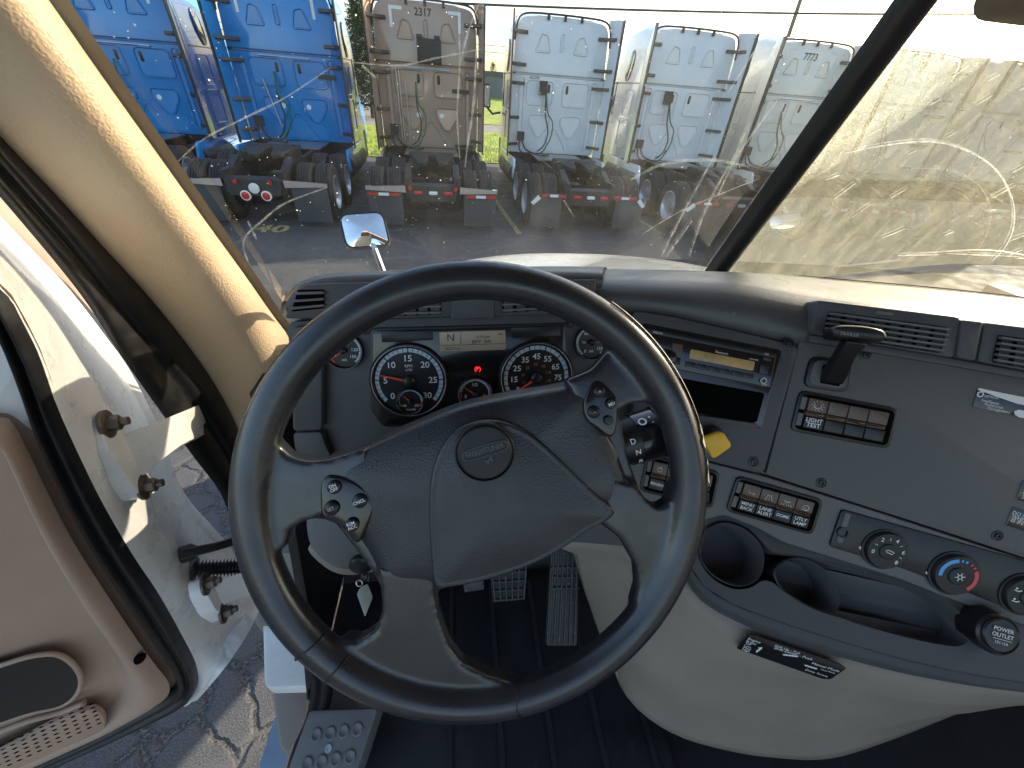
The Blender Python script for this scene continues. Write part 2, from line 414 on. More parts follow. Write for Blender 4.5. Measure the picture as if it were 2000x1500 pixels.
for a in [((1395, 300), (1330, 420), (1290, 500)), ((1440, 290), (1380, 400), (1345, 500)), ((1520, 190), (1440, 300), (1400, 380)), ((1350, 430), (1300, 500)), ((1470, 100), (1420, 180))]:
    smear(a, 2.2, paneL, n=12)
smear([(1640, 300), (1720, 284), (1810, 276), (1880, 292), (1940, 330), (1972, 385), (1976, 440), (1960, 480), (1935, 508)], 1.8, paneR, 'scratch', 60, 'wiper_scratch')
smear([(1760, 330), (1840, 330), (1900, 355), (1930, 400), (1925, 450), (1905, 490)], 1.2, paneR, 'smear', 40, 'wiper_scratch')
smear([(1750, 498), (1830, 496)], 1.2, paneR, 'scratch', 10, 'wiper_scratch'); smear([(1845, 494), (1990, 500)], 1.3, paneR, 'scratch', 10, 'wiper_scratch')
for k in range(24):
    x, y = rng.uniform(1560, 1990), rng.uniform(120, 500)
    if x < 1400 + (527 - y) * .74 + 60: continue
    l = rng.uniform(15, 50); smear([(x, y), (x + l, y - l * rng.uniform(.35, .8))], rng.uniform(.7, 1.3), paneR, 'scratch', 6)
# divider
a, b = A(XD, wy(XD, 2.02) - .02, 2.02), A(XD, wy(XD, 2.74) - .02, 2.74)
dv = MB(); prof = [(-.017, -.016), (-.017, .012), (-.006, .022), (.006, .022), (.017, .012), (.017, -.016)]
nn = nrm(np.cross(A(1, 0, 0), b - a)); nn = nn if nn[1] < 0 else -nn
dv.loft([[p + A(1, 0, 0) * u + nn * v for u, v in prof] for p in (a, b)], closed=True, cap0=True, cap1=True)
obj('windshield_divider', dv, M['seal'], cab, 60)
# pillar trim
NP = 40
def xcurve(pts, x0, x1, n=NP):
    q = resample([A(*p) for p in pts], n); return [atX(p[0], p[1], x0 + (x1 - x0) * i / (n - 1)) for i, p in enumerate(q)]
c1 = xcurve([(-260, -20), (0, 265), (100, 370), (200, 480), (300, 590), (400, 720), (462, 830), (500, 940), (520, 1040)], -.47, -.47)
c3 = xcurve([(-60, -220), (95, 0), (200, 150), (300, 290), (400, 430), (480, 540), (530, 612), (562, 655), (590, 720), (620, 830)], -.40, -.35)
rows = []
for k in range(13):
    t = k / 12; bul = .052 * math.sin(math.pi * t ** 1.25) ** .9
    rows.append([p + (q - p) * t + A(.80, -.60, 0) * bul for p, q in zip(c1, c3)])
obj('pillar_trim', MB().loft(rows), M['tan'], cab, 180)
# glass-edge black band beside the pillar
c4 = [q + A(.03, .012, 0) for q in c3]
obj('glass_edge_band', MB().loft([[q + A(-.004, .004, 0) for q in c3], [q + A(.012, .010, 0) for q in c3]]), M['edgeband'], cab, 180)
# door-opening weatherstrip, two ribs
c0 = xcurve([(-140, 230), (0, 385), (150, 565), (230, 685), (300, 785), (380, 895), (432, 965), (462, 1050), (480, 1130)], -.49, -.49)
rows = []
for k in range(15):
    t = k / 14; rib = .012 * abs(math.sin(t * math.pi * 2.0)) ** .6
    rows.append([p + (q - p) * t + A(.7, -.7, 0) * rib for p, q in zip(c0, c1)])
obj('weatherstrip', MB().loft(rows), M['seal'], cab, 180)
# body behind the weatherstrip (outer A-pillar skin)
rows = [[p + A(-.004, .004, 0) for p in c0], [p + A(-.02, .05, 0) for p in c0], [p + A(.0, .08, 0) for p in c0]]
obj('pillar_skin', MB().loft(rows), M['whiteclean'], cab, 180)
# tan kick trim under the pillar, left of the dash
kt = MB().prism([A(-.36, y, z) for y, z in ((.34, 1.23), (.46, 1.45), (.55, 1.70), (.60, 1.96), (.86, 1.96), (.86, 1.23))], A(1, 0, 0), -.02, .0, .004)
obj('kick_panel', kt, M['black'], cab, 35)
# header, roof, right side (cast the shade the photograph shows)
RX = 1.60
rf = MB()
for (lo, hi) in (((-.50, wy(-.44, 2.72) - .06, 2.72), (RX, .53, 2.80)), ((-.50, -.9, 2.80), (RX + .05, .48, 2.86)), ((-.52, -.95, 2.70), (-.44, .42, 2.80))): rf.abox(lo, hi)
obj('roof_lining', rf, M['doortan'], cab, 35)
rs = MB()
rs.abox((RX, -.9, 1.15), (RX + .08, .98, 2.04))           # passenger door below the window
rs.abox((RX, -.9, 2.66), (RX + .06, .48, 2.80))           # window header
rs.abox((RX, -.95, 2.04), (RX + .06, -.38, 2.66))         # B-pillar and sleeper wall
q0, q1 = A(RX + .01, .74, 2.02), A(RX + .01, .50, 2.70)
rs.loft([[q + A(dx, dy, 0) for dx, dy in ((-.05, -.05), (.05, -.06), (.05, .05), (-.05, .05))] for q in (q0, q1)], closed=True, cap0=True, cap1=True)
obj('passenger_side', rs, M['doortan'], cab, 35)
# floor pan and firewall
fl = MB().loft([[A(-.36, -.9, 1.22), A(RX, -.9, 1.22)], [A(-.36, .62, 1.22), A(RX, .62, 1.22)], [A(-.36, .80, 1.38), A(RX, .80, 1.38)], [A(-.36, .86, 1.9), A(RX, .86, 1.9)], [A(-.36, .83, 2.02), A(RX, .83, 2.02)]])
obj('floor_pan', fl, M['mat'], cab, 35)
# sill seal along the door opening
sg = [atZ(x, y, 1.26) for x, y in ((600, 1290), (606, 1345), (598, 1400), (572, 1460), (552, 1530))]
sg2 = [atZ(x, y, 1.30) for x, y in ((640, 1290), (648, 1345), (640, 1385), (612, 1450), (590, 1530))]
g1 = resample(sg, 16); g2 = resample(sg2, 16)
rows = []
for k in range(9):
    t = k / 8; rows.append([p + (q - p) * t + A(0, 0, .012 * abs(math.sin(t * math.pi * 2))) for p, q in zip(g1, g2)])
obj('sill_seal', MB().loft(rows), M['seal'], cab, 180)
sk = MB().loft([[p + A(-.005, 0, -.004) for p in g1], [p + A(-.03, 0, -.25) for p in g1]])
obj('sill_skin', sk, M['whiteclean'], cab, 180)
sc2 = MB().loft([[p + A(.002, 0, -.002) for p in g2], [p + A(.05, .0, -.03) for p in g2], [p + A(.10, 0, -.075) for p in g2]])
obj('scuff_plate', sc2, M['trimgrey'], cab, 180)
# hood
rows = []
for i in range(15):
    t = i / 14; y = .90 + 2.0 * t; hw = .80 - .12 * t
    zc = 2.018 - .20 * t - .52 * t * t
    rows.append([A(XD + hw * s, y, zc - .10 * abs(s) ** 2.4 - (.9 if abs(s) > .999 else 0)) for s in [-1, -.999] + [-.95 + 1.9 * k / 18 for k in range(19)] + [.999, 1]])
rows.append([p + A(0, .06, -1.0) for p in rows[-1]])
obj('hood', MB().loft(rows), M['whiteclean'], cab, 50)
cw = MB().loft([[A(-.30 + 1.73 * j / 12, .80 - .10 * (abs(-.30 + 1.73 * j / 12 - XD) / .95) ** 1.6, 2.07 - .05 * (abs(-.30 + 1.73 * j / 12 - XD) / .9) ** 2) for j in range(13)],
                [A(-.30 + 1.73 * j / 12, .95 - .05 * (abs(-.30 + 1.73 * j / 12 - XD) / .95) ** 1.6, 2.05 - .14 * (abs(-.30 + 1.73 * j / 12 - XD) / .9) ** 2) for j in range(13)]], flip=True)
obj('cowl', cw, M['whiteclean'], cab, 180)

# wiper
wp = thing('windshield_wiper', 'black wiper arm lying outside the passenger windshield', 'wiper')
path = [wpx(x, y, .035) for x, y in ((1655, 538), (1720, 532), (1800, 524), (1880, 519), (1960, 520), (2080, 524))]
obj('wiper_blade', MB().tube(resample(path, 24), .010, 6), M['black'], wp)
path = [wpx(x, y, .05) for x, y in ((1800, 521), (1880, 512), (1985, 510), (2100, 530))]
obj('wiper_arm', MB().tube(resample(path, 16), .008, 6), M['black'], wp)

# sun visor / grab edge at the header on the passenger side
vz = MB(); c_ = P(2010, -12, .44)
ring = round_poly([c_ + A(-.042, 0, -.022), c_ + A(.35, .0, -.022), c_ + A(.35, .0, .10), c_ + A(-.042, 0, .10)], .03, 5)
vz.prism(ring, A(.1, -1, 0), -.02, .02, .008)
tag(obj('sun_visor', vz, M['cushion']), 'dark folded sun visor at the header above the passenger windshield', 'visor')

# hood mirrors
def hood_mirror(pxs, foot, d, label):
    t = thing('hood_mirror', label, 'mirror', group='mirrors on the hood')
    c = P(sum(p[0] for p in pxs) / 4, sum(p[1] for p in pxs) / 4, d)
    n = nrm(CAM - c + A(-.25, -.1, .55)); pl = Pl(c, n)
    ring = round_poly([pl.px(*p) for p in pxs], .022 * d, 5)
    m = MB(); back = [c + (p - c) * .62 - n * .09 for p in ring]; mid = [c + (p - c) * 1.0 - n * .03 for p in ring]
    m.loft([[c + (p - c) * .3 - n * .105 for p in ring], back, mid, [p + n * .004 for p in ring], [c + (p - c) * .94 + n * .004 for p in ring]], closed=True, cap0=True)
    w1 = obj('mirror_housing', m, M['black'], t, 50)
    g = MB(); rr = []
    for k in range(6):
        f = .94 * (1 - k / 5.4); rr.append([c + (p - c) * f + n * (.001 + .012 * (1 - (f / .94) ** 2)) for p in ring])
    g.loft(rr, closed=True, cap1=True); obj('mirror_glass', g, M['mirror'], t, 180)
    f0 = P(*foot[0], d); f1 = P(*foot[1], d * 1.02)
    obj('mirror_stalk', MB().tube([c - n * .05, f0, f0 + (f1 - f0) * 1.6 + A(0, 0, -.1)], .012, 8), M['chrome'] if d < 1.6 else M['black'], t)
    return t
hood_mirror([(660, 418), (748, 412), (764, 480), (676, 486)], [(732, 487), (757, 533)], 1.45, 'rounded mirror on a thin stalk above the driver side fender')
hood_mirror([(1502, 420), (1572, 414), (1560, 446), (1500, 452)], [(1492, 470), (1484, 520)], 1.75, 'small mirror seen through the hazy passenger side windshield')

# ------------------------------------------------------------------ open door
dn = nrm(A(.29, -.957, 0)); DI = Pl(A(-.63, .347, 1.28), dn); DE = Pl(A(-.55, .5, 1.9), A(.957, .29, 0))
door = thing('driver_door', 'open driver door with tan inner panel and white hinge edge', 'door')
ND = 48
def pcurve(pl, pts, n=ND, h=0): return resample([pl.px(x, y, h) for x, y in pts], n)
sR = [(-120, 460), (0, 562), (30, 604), (75, 690), (110, 790), (150, 880), (200, 982), (260, 1085), (310, 1160), (355, 1240), (382, 1295), (386, 1335), (366, 1368), (300, 1402), (200, 1448), (80, 1500), (-60, 1560)]
sL = [(-120, 540), (0, 640), (20, 690), (48, 770), (75, 850), (112, 935), (158, 1030), (218, 1130), (268, 1205), (312, 1270), (338, 1310), (345, 1338), (325, 1360), (280, 1385), (190, 1432), (75, 1484), (-60, 1545)]
A1 = pcurve(DI, sR); A0 = pcurve(DI, sL)
rows = []
for k in range(13):
    t = k / 12; rows.append([p + (q - p) * t + dn * (.016 * abs(math.sin(t * math.pi * 2)) ** .7) for p, q in zip(A0, A1)])
obj('door_seal', MB().loft(rows, flip=True), M['seal'], door, 180)
# white hinge edge: from the seal over a rounded shoulder to the outer skin edge
eB = [(-120, 340), (0, 462), (60, 522), (130, 594), (200, 682), (252, 752), (300, 850), (335, 945), (372, 1010), (420, 1060), (470, 1120), (500, 1178), (494, 1215), (450, 1290), (385, 1368)]
B = resample([DE.px(x, y) if i < 13 else DI.px(x, y) for i, (x, y) in enumerate(eB)], ND)
i0 = 36
Aw = resample(A1[:i0], ND)
rows = []
for k in range(11):
    t = k / 10; sh = math.sin(math.pi * min(t * 1.6, 1)) * .022
    rows.append([p + (q - p) * t + A(.7, -.72, 0) * sh * (.3 + .7 * math.sin(math.pi * min(1, i / (ND - 1) + .15))) - A(0, 0, 0) for i, (p, q) in enumerate(zip(Aw, B))])
obj('hinge_edge', MB().loft(rows), M['white'], door, 180)
# outer skin flange and skin
rows = [B, [p + A(.004, .012, 0) for p in B], [p + A(-.02, .04, 0) for p in B], [p + A(-.5, -.10, 0) for p in B]]
obj('outer_skin', MB().loft(rows), M['white'], door, 60)
# upper door frame (pale inner metal between seal and trim)
up_ = [(-140, 560), (0, 660), (18, 705), (40, 760), (62, 820)]
lo_ = [(-140, 800), (0, 806), (24, 812), (44, 826), (62, 840)]
obj('window_frame', MB().loft([[p + dn * .003 for p in pcurve(DI, up_, 24)], [p - dn * .015 for p in pcurve(DI, [((a[0] + b[0]) / 2, (a[1] + b[1]) / 2) for a, b in zip(up_, lo_)], 24)], pcurve(DI, lo_, 24)], flip=True), M['white'], door, 180)
# tan trim: outer rim (raised), recessed centre, built as rings
tr = [(-140, 790), (0, 800), (32, 812), (62, 868), (100, 950), (150, 1048), (212, 1148), (262, 1225), (304, 1285), (330, 1320), (332, 1345), (310, 1366), (265, 1388), (180, 1428), (70, 1478), (-60, 1538), (-140, 1560)]
ti = [(-140, 860), (0, 868), (15, 882), (36, 940), (62, 1010), (100, 1090), (150, 1180), (190, 1240), (218, 1290), (225, 1325), (222, 1360), (210, 1385), (180, 1408), (120, 1432), (50, 1462), (-70, 1510), (-140, 1540)]
T0 = resample([DI.px(x, y) for x, y in tr], 64); T1 = resample([DI.px(x, y) for x, y in ti], 64)
rows = []
for k in range(9):
    t = k / 8
    rows.append([p + (q - p) * t + dn * (.010 + .020 * math.sin(math.pi * min(t * 1.15, 1)) - .022 * t * t) for p, q in zip(T0, T1)])
trim = MB().loft(rows, flip=True)
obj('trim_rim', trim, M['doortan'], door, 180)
cpt = DI.px(-150, 1200)
T2 = [p - dn * .012 for p in T1]
fc = MB()
rr = [T2]
for k in range(1, 6):
    f = 1 - k / 5; rr.append([cpt + (p - cpt) * f + dn * (-.012 + .012 * (1 - f)) for p in T1])
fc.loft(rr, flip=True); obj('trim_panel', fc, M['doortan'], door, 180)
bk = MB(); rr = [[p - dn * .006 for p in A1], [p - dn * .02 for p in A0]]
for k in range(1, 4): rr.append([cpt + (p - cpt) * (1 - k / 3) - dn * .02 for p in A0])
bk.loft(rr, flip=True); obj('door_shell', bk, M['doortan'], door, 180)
# arm-rest pull pocket
pk = [(-140, 1330), (0, 1300), (60, 1282), (110, 1278), (142, 1296), (158, 1325), (150, 1355), (120, 1378), (60, 1392), (0, 1412), (-140, 1450)]
rr = resample([DI.px(x, y, .012) for x, y in pk], 44, closed=True)
m = MB(); m.prism(rr, dn, -.004, .0015); obj('pull_pocket', m, M['black'], door, 35)
m = MB().tube(resample([DI.px(x, y, .012) for x, y in pk[1:-1]], 60), .004, 8); obj('pocket_lip', m, M['doortan'], door, 180)
# arm-rest ridge under the pocket
rg = [(-140, 1480), (0, 1428), (60, 1406), (120, 1390), (165, 1372), (172, 1340)]
obj('armrest_ridge', MB().tube(resample([DI.px(x, y, .012) for x, y in rg[:-1]], 40), .006, 8), M['doortan'], door, 180)
# speaker grille with punched slots
gq = [(-140, 1528), (0, 1462), (100, 1408), (170, 1380), (196, 1382), (208, 1402), (196, 1424), (100, 1470), (0, 1512), (-140, 1585)]
rr = resample([DI.px(x, y, .012) for x, y in gq], 60, closed=True)
g = obj('speaker_grille', MB().prism(rr, dn, -.002, .008, .004), M['doortan'], door, 40); g['label'] = 'perforated speaker grille at the foot of the door trim'
hm = MB(); pln = DI.off(.0205)
for i in range(14):
    for j in range(6):
        x = 186 - i * 19.5 + (j - 2.5) * 3.2; y = 1394 + i * 9.0 + (j - 2.5) * 7.6
        c = pln.px(x, y); du = nrm(pln.px(x + 4, y - 2) - c) * .0035; dv_ = np.cross(dn, nrm(du)) * .0022
        hm.add([c - du - dv_, c + du - dv_, c + du + dv_, c - du + dv_], [(0, 1, 2, 3)])
stuff(obj('grille_hole', hm, M['void'], g, None))
obj('trim_screw_hole', MB().prism(resample([DI.px(x, y, .022) for x, y in ((262, 1285), (275, 1278), (286, 1279), (278, 1290), (266, 1294))], 14, closed=True), dn, -.002, .004), M['void'], door, 35)
# hinges: leaf plate on the hinge edge with two bolts, curved arm to the cab
def hinge(leaf, arm, bolts, hgt, nm):
    h = obj('hinge', MB().prism(round_poly([DE.px(x, y, .044) for x, y in leaf], .012, 4), DE.n, -.02, .006, .003), M['white'], door, 40)
    rowsA = resample([DE.px(*arm[0][0], .046), P(*arm[0][1]), P(*arm[0][2])], 14); rowsB = resample([DE.px(*arm[1][0], .046), P(*arm[1][1]), P(*arm[1][2])], 14)
    th = A(-.006, -.012, 0)
    obj('hinge_arm', MB().loft([rowsA, rowsB, [p - th for p in rowsB], [p - th for p in rowsA], rowsA], cap0=False), M['white'], h, 40)
    for x, y in bolts:
        c = DE.px(x, y, .050); b = MB().lathe(c, DE.n, [(.020, -.004), (.020, 0), (.018, .001)], 20); b.lathe(c, DE.n, [(.011, 0), (.011, .012), (.009, .014)], 6); b.lathe(c, DE.n, [(.006, .014), (.006, .022)], 10)
        obj('bolt', b, M['bolt'], h, 30)
d1 = .60
hinge([(184, 825), (206, 808), (236, 836), (248, 880), (290, 940), (300, 962), (272, 975), (245, 948), (200, 880)],
      [[(232, 856), (345, 812, .655), (450, 765, .92)], [(270, 935), (352, 872, .655), (450, 835, .92)]], [(212, 828), (284, 950)], 0, 'upper')
hinge([(392, 1128), (412, 1128), (425, 1160), (450, 1190), (440, 1210), (415, 1195), (396, 1160)],
      [[(412, 1150), (470, 1128, .80), (530, 1120, .84)], [(430, 1185), (480, 1165, .80), (535, 1160, .84)]], [(404, 1140), (438, 1196)], 0, 'lower')
# door check strap and wiring boot
st = MB().tube([DE.px(352, 1083, .02), P(420, 1068, .76), P(500, 1045, .84)], [.010, .008, .008], 8); st.lathe(DE.px(350, 1085, .004), DE.n, [(.016, 0), (.016, .02), (.008, .03)], 10)
obj('check_strap', st, M['black'], door)
p0, p1 = DE.px(385, 1112, .01), P(520, 1105, .84)
pts = [p0 + (p1 - p0) * i / 60 for i in range(61)]
bo = MB().tube(pts, [(.0135 + .0045 * math.cos(i * math.pi / 1.5)) for i in range(61)], 12); bo.tube([p0 - (p1 - p0) * .05, p0], [.026, .020], 12)
obj('wiring_boot', bo, M['black'], door, 180)
# door mirror housing beyond the hinge edge
rows = []
for q in [(-140, 240), (-40, 330), (60, 440), (120, 500), (165, 555), (190, 612)]:
    i = len(rows); wd = [.22, .18, .13, .09, .055, .012][i]; c = P(q[0], q[1], .86)
    rows.append([c + A(.6, .8, 0) * (wd * .5 * math.cos(k * math.pi / 6)) + A(-.4, .2, .55) * (wd * .45 * math.sin(k * math.pi / 6)) for k in range(12)])
obj('mirror_housing', MB().loft([resample(list(r), 12, closed=True, smooth=False) for r in rows], closed=True, cap0=True, cap1=True), M['doortan'], door, 180)

# ------------------------------------------------------------------ steps outside the sill
stp = thing('entry_step', 'pale side steps below the open driver door sill', 'step')
Z1 = 1.06
ring = round_poly([atZ(x, y, Z1) for x, y in ((512, 1180), (640, 1215), (640, 1340), (516, 1343))], .02, 4)
obj('upper_step', MB().prism(ring, A(0, 0, 1), -.05, 0, .006), M['whiteclean'], stp, 35)
ring = round_poly([atZ(x, y, Z1 - .06) for x, y in ((512, 1100), (640, 1100), (640, 1240), (512, 1238))], .01, 4)
obj('step_riser', MB().prism(ring, A(0, 0, 1), -.2, .075, .01), M['beige'], stp, 35)
Z2 = .76
ring = round_poly([atZ(x, y, Z2) for x, y in ((528, 1330), (640, 1330), (640, 1480), (546, 1476))], .05, 5)
obj('lower_step', MB().prism(ring, A(0, 0, 1), -.06, 0, .012), M['beige'], stp, 35)
Z3 = .45
ring = [atZ(x, y, Z3) for x, y in ((535, 1400), (640, 1400), (640, 1560), (485, 1560))]
obj('bottom_step', MB().prism(ring, A(0, 0, 1), -.10, 0, .008), mat('step_bluegrey', (.16, .22, .30), .5, vary=.1), stp, 35)

# ------------------------------------------------------------------ floor things
FZ = 1.235
fm = MB()
ring = [A(-.26, -.5, FZ), A(.46, -.5, FZ), A(.46, .60, FZ), A(-.26, .60, FZ)]
fm.prism(round_poly(ring, .05, 4), A(0, 0, 1), -.008, .004, .003)
fmat = tag(obj('floor_mat', fm, M['mat']), 'black rubber floor mat under the steering wheel and pedals', 'floor mat')
fm = MB()
for k in range(5):
    x = .02 + .115 * k - .06
    fm.box(A(x, .05, FZ + .006), A(.012, 0, 0), A(0, 1.05, 0), A(0, 0, .006))
obj('mat_ridge', fm, M['mat'], fmat)
# foot rest
fp = Pl(atZ(650, 1440, 1.335), A(-.12, -.25, .96))
ft = thing('foot_rest', 'black foot rest plate with round studs beside the door sill', 'foot rest')
ring = round_poly(fp.ring([(604, 1388), (738, 1383), (690, 1530), (552, 1530)]), .008, 3)
obj('plate', MB().prism(ring, fp.n, -.05, 0, .003), M['trimgrey'], ft, 35)
for x, y in ((618, 1435), (645, 1432), (671, 1428), (698, 1424), (600, 1492), (628, 1488), (656, 1483), (684, 1478)):
    obj('stud', MB().lathe(fp.px(x, y), fp.n, [(.0125, -.001), (.0115, .0022), (.0085, .0028), (.0075, .0014), (0, .0012)], 18, cap1=False), M['trimgrey'], ft, 180)
obj('screw', MB().lathe(fp.px(642, 1462), fp.n, [(.007, -.001), (.007, .002), (.004, .002), (.004, .0005)], 12), M['steel'], ft, 35)
# pedals
def plane_d(x, y, d, n): return Pl(P(x, y, d), n)
ap = plane_d(1100, 1170, 1.00, A(-.02, -.75, .66))
acc = thing('accelerator_pedal', 'long ribbed black accelerator pedal', 'pedal')
ring = round_poly(ap.ring([(1079, 1040), (1134, 1040), (1127, 1262), (1067, 1262)]), .006, 3)
obj('pad', MB().prism(ring, ap.n, -.018, 0, .002), M['pedal'], acc, 35)
for k in range(6):
    a0, a1 = (1084 + k * 9, 1042), (1072 + k * 10, 1258)
    obj('rib', MB().tube([ap.px(*a0, .002), ap.px(*a1, .002)], .0032, 6), M['pedal'], acc)
for y in (1108, 1127, 1148):
    obj('cross_rib', MB().tube([ap.px(1076, y, .002), ap.px(1131, y, .002)], .003, 6), M['pedal'], acc)
obj('pedal_arm', MB().tube([ap.px(1110, 1060, -.02), ap.px(1110, 1000, -.1), A(.30, .84, 1.75)], .012, 8), M['black'], acc)
bp = plane_d(990, 1140, 1.02, A(0, -.8, .6))
brk = thing('brake_pedal', 'square gridded brake pedal seen below the steering wheel hub', 'pedal')
ring = round_poly(bp.ring([(950, 1062), (1034, 1062), (1026, 1172), (963, 1178)]), .008, 3)
obj('pad', MB().prism(ring, bp.n, -.02, 0, .003), M['mat'], brk, 35)
for k in range(6):
    f = k / 5; a0, a1 = (955 + 76 * f, 1064), (967 + 56 * f, 1175 - 5 * f)
    obj('rib', MB().tube([bp.px(*a0, .002), bp.px(*a1, .002)], .0028, 6), M['pedal'], brk)
for k in range(6):
    y = 1082 + k * 17.5; obj('cross_rib', MB().tube([bp.px(953 + k * 2, y + 3, .002), bp.px(1031 - k * 1.2, y - 2, .002)], .0028, 6), M['pedal'], brk)
obj('pedal_arm', MB().tube([bp.px(990, 1080, -.02), bp.px(990, 1010, -.1), A(.13, .84, 1.7)], .014, 8), M['black'], brk)
cp = plane_d(925, 1148, 1.05, A(0, -.8, .6))
clu = thing('dimmer_pedal', 'small flat metal pedal plate left of the gridded brake pedal', 'pedal')
obj('pad', MB().prism(round_poly(cp.ring([(904, 1138), (945, 1133), (946, 1152), (907, 1158)]), .004, 3), cp.n, -.012, 0, .002), M['pedal'], clu)
obj('pedal_arm', MB().tube([cp.px(925, 1142, -.01), A(-.02, .80, 1.5)], .010, 8), M['black'], clu)
# ------------------------------------------------------------------ dashboard
C = Pl(P(900, 740, .57), A(0, -.94, .34))
_a, _b, _d = P(1250, 600, .585), P(2000, 690, .53), P(1375, 905, .60)
_n = np.cross(_b - _a, _d - _a); _n = _n if _n[1] < 0 else -_n
R = Pl(_a, _n)
T = Pl(R.px(1375, 1015), np.cross(R.px(1980, 1215) - R.px(1375, 1015), P(1600, 1262, .555) - R.px(1375, 1015)))
if T.n[2] < 0: T = Pl(T.o, -T.n)
print('PLANES', R.n.round(2), T.n.round(2))
dash = thing('dashboard', 'dark grey truck dashboard curving around the steering wheel with beige knee panel', 'dashboard')
def slab(pl, pts, h0, h1, m, parent, name, r=.004, c=.0015, seg=3, smooth=35, sm=False, n=40):
    ring = [pl.px(x, y, h1) for x, y in pts]
    ring = [p - pl.n * h1 for p in ring]
    if sm: ring = resample(ring, n, closed=True)
    elif r: ring = round_poly(ring, r, seg)
    return obj(name, MB().prism(ring, pl.n, h0, h1, c), M[m], parent, smooth)
def para(O, U, V, u, v): return (O[0] + U[0] * u + V[0] * v, O[1] + U[1] * u + V[1] * v)
def prect(O, U, V, u0, v0, u1, v1): return [para(O, U, V, *q) for q in ((u0, v0), (u1, v0), (u1, v1), (u0, v1))]

# top pad
xs = [556, 575, 600, 640, 700, 800, 900, 1000, 1100, 1180]
ys = [600, 574, 561, 553, 549, 546, 544, 542, 542, 544]
yr = [612, 580, 562, 551, 545, 540, 535, 531, 529, 529]
fr = resample([C.px(x, y) for x, y in zip(xs, ys)], 30); re = resample([wpx(x, y, -.03) for x, y in zip(xs, yr)], 30)
rows = [[p + A(0, .004, -.016) for p in fr], [p + A(0, .001, -.005) for p in fr], [p + A(0, .010, .003) for p in fr]] + [[p + (q - p) * t + A(0, .012, .004 + .010 * math.sin(math.pi * t)) for p, q in zip(fr, re)] for t in (.15, .4, .7)] + [re]
obj('top_pad', MB().loft(rows), M['dashtop'], dash, 180)
xs = [1150, 1300, 1450, 1600, 1800, 2060, 2400]
cr = resample([R.px(x, y, -.022) for x, y in zip(xs, [545, 548, 557, 582, 604, 637, 680])], 40)
re = resample([wpx(x, y, -.03) for x, y in zip(xs, [529, 531, 535, 541, 556, 584, 625])], 40)
se = resample([R.px(x, y, 0) for x, y in zip(xs, [600, 614, 645, 676, 706, 745, 800])], 40)
rows = [[p + A(0, .012, -.02) for p in se], se] + [[p + (q - p) * t + R.n * (.014 * math.sin(math.pi * t)) for p, q in zip(se, cr)] for t in (.2, .4, .6, .8)] + [cr]
rows += [[p + (q - p) * t + A(0, 0, .016 * math.sin(math.pi * t)) for p, q in zip(cr, re)] for t in (.12, .3, .5, .75)] + [re]
obj('top_pad', MB().loft(rows), M['dashtop'], dash, 180)
sl0 = [p + (q - p) * .50 + A(0, 0, .0175) for p, q in zip(cr, re)][12:]; sl1 = [p + (q - p) * .60 + A(0, 0, .0172) for p, q in zip(cr, re)][12:]
obj('defroster_slot', MB().loft([sl0, sl1]), M['void'], dash, 180)
# instrument side panels
slab(C, [(560, 628), (1180, 611), (1275, 640), (1275, 780), (1200, 905), (640, 905), (600, 870), (575, 840), (566, 700)], -.05, -.002, 'dash', dash, 'cluster_surround', r=.012)
slab(C, [(556, 622), (566, 588), (580, 566), (598, 556), (642, 553), (1165, 546), (1160, 613), (700, 624)], -.04, .004, 'dash', dash, 'vent_panel', r=.004)
slab(C, [(880, 560), (966, 560), (965, 622), (881, 624)], .003, .0075, 'dash', dash, 'vent_divider', r=.003)
slab(C, [(568, 640), (630, 634), (628, 840), (572, 842)], -.03, .012, 'dash', dash, 'side_column', r=.006)
slab(C, [(572, 846), (628, 844), (634, 868), (648, 894), (600, 905), (576, 880)], -.03, .012, 'dash', dash, 'side_column', r=.006)
slab(C, [(590, 890), (1200, 890), (1150, 1010), (700, 1030), (640, 1000)], -.16, -.012, 'dash', dash, 'lower_dash', r=.02)
slab(R, [(1080, 850), (1420, 880), (1380, 1010), (1345, 1085), (1300, 1095), (1230, 1068), (1080, 1056)], -.10, -.006, 'dash', dash, 'lower_dash', r=.01)
def vent(pl, quad, nsl, name, h, nv=4, parent=dash, deep=True, extra=None):
    """frame-less grille: dark mouth, vertical vanes behind, horizontal slats in front"""
    v = obj(name, MB().prism(round_poly([pl.px(*p, h) for p in quad], .003, 3), pl.n, 0, .0006), M['void'], parent, 35)
    q = [A(*p) for p in quad]
    for k in range(nv):
        f = (k + .5) / nv
        a, b = q[0] + (q[1] - q[0]) * f, q[3] + (q[2] - q[3]) * f
        p0, p1 = pl.px(*a, h), pl.px(*b, h); u = nrm(pl.px(*q[1], h) - pl.px(*q[0], h))
        obj('vane', MB().box((p0 + p1) / 2 + pl.n * .0016, (p1 - p0) * .96, u * .012 + pl.n * .0005, np.cross(nrm(p1 - p0), u) * .0012), M['black'], v)
    for k in range(nsl):
        f = (k + .5) / nsl
        a, b = q[0] + (q[3] - q[0]) * f, q[1] + (q[2] - q[1]) * f
        p0, p1 = pl.px(*a, h), pl.px(*b, h); vv = nrm(np.cross(pl.n, p1 - p0))
        sm_ = MB(); ring = [(-.0018, .001), (-.0012, .006), (.0012, .0062), (.0018, .001)]
        sm_.loft([[p + vv * a_ + pl.n * b_ for a_, b_ in ring] for p in (p0, p1)], closed=True, cap0=True, cap1=True)
        obj('slat', sm_, M['trimgrey'], v, 50)
    return v
vent(C, [(582, 566), (634, 565), (634, 602), (569, 609)], 3, 'air_vent', .0045, 0)
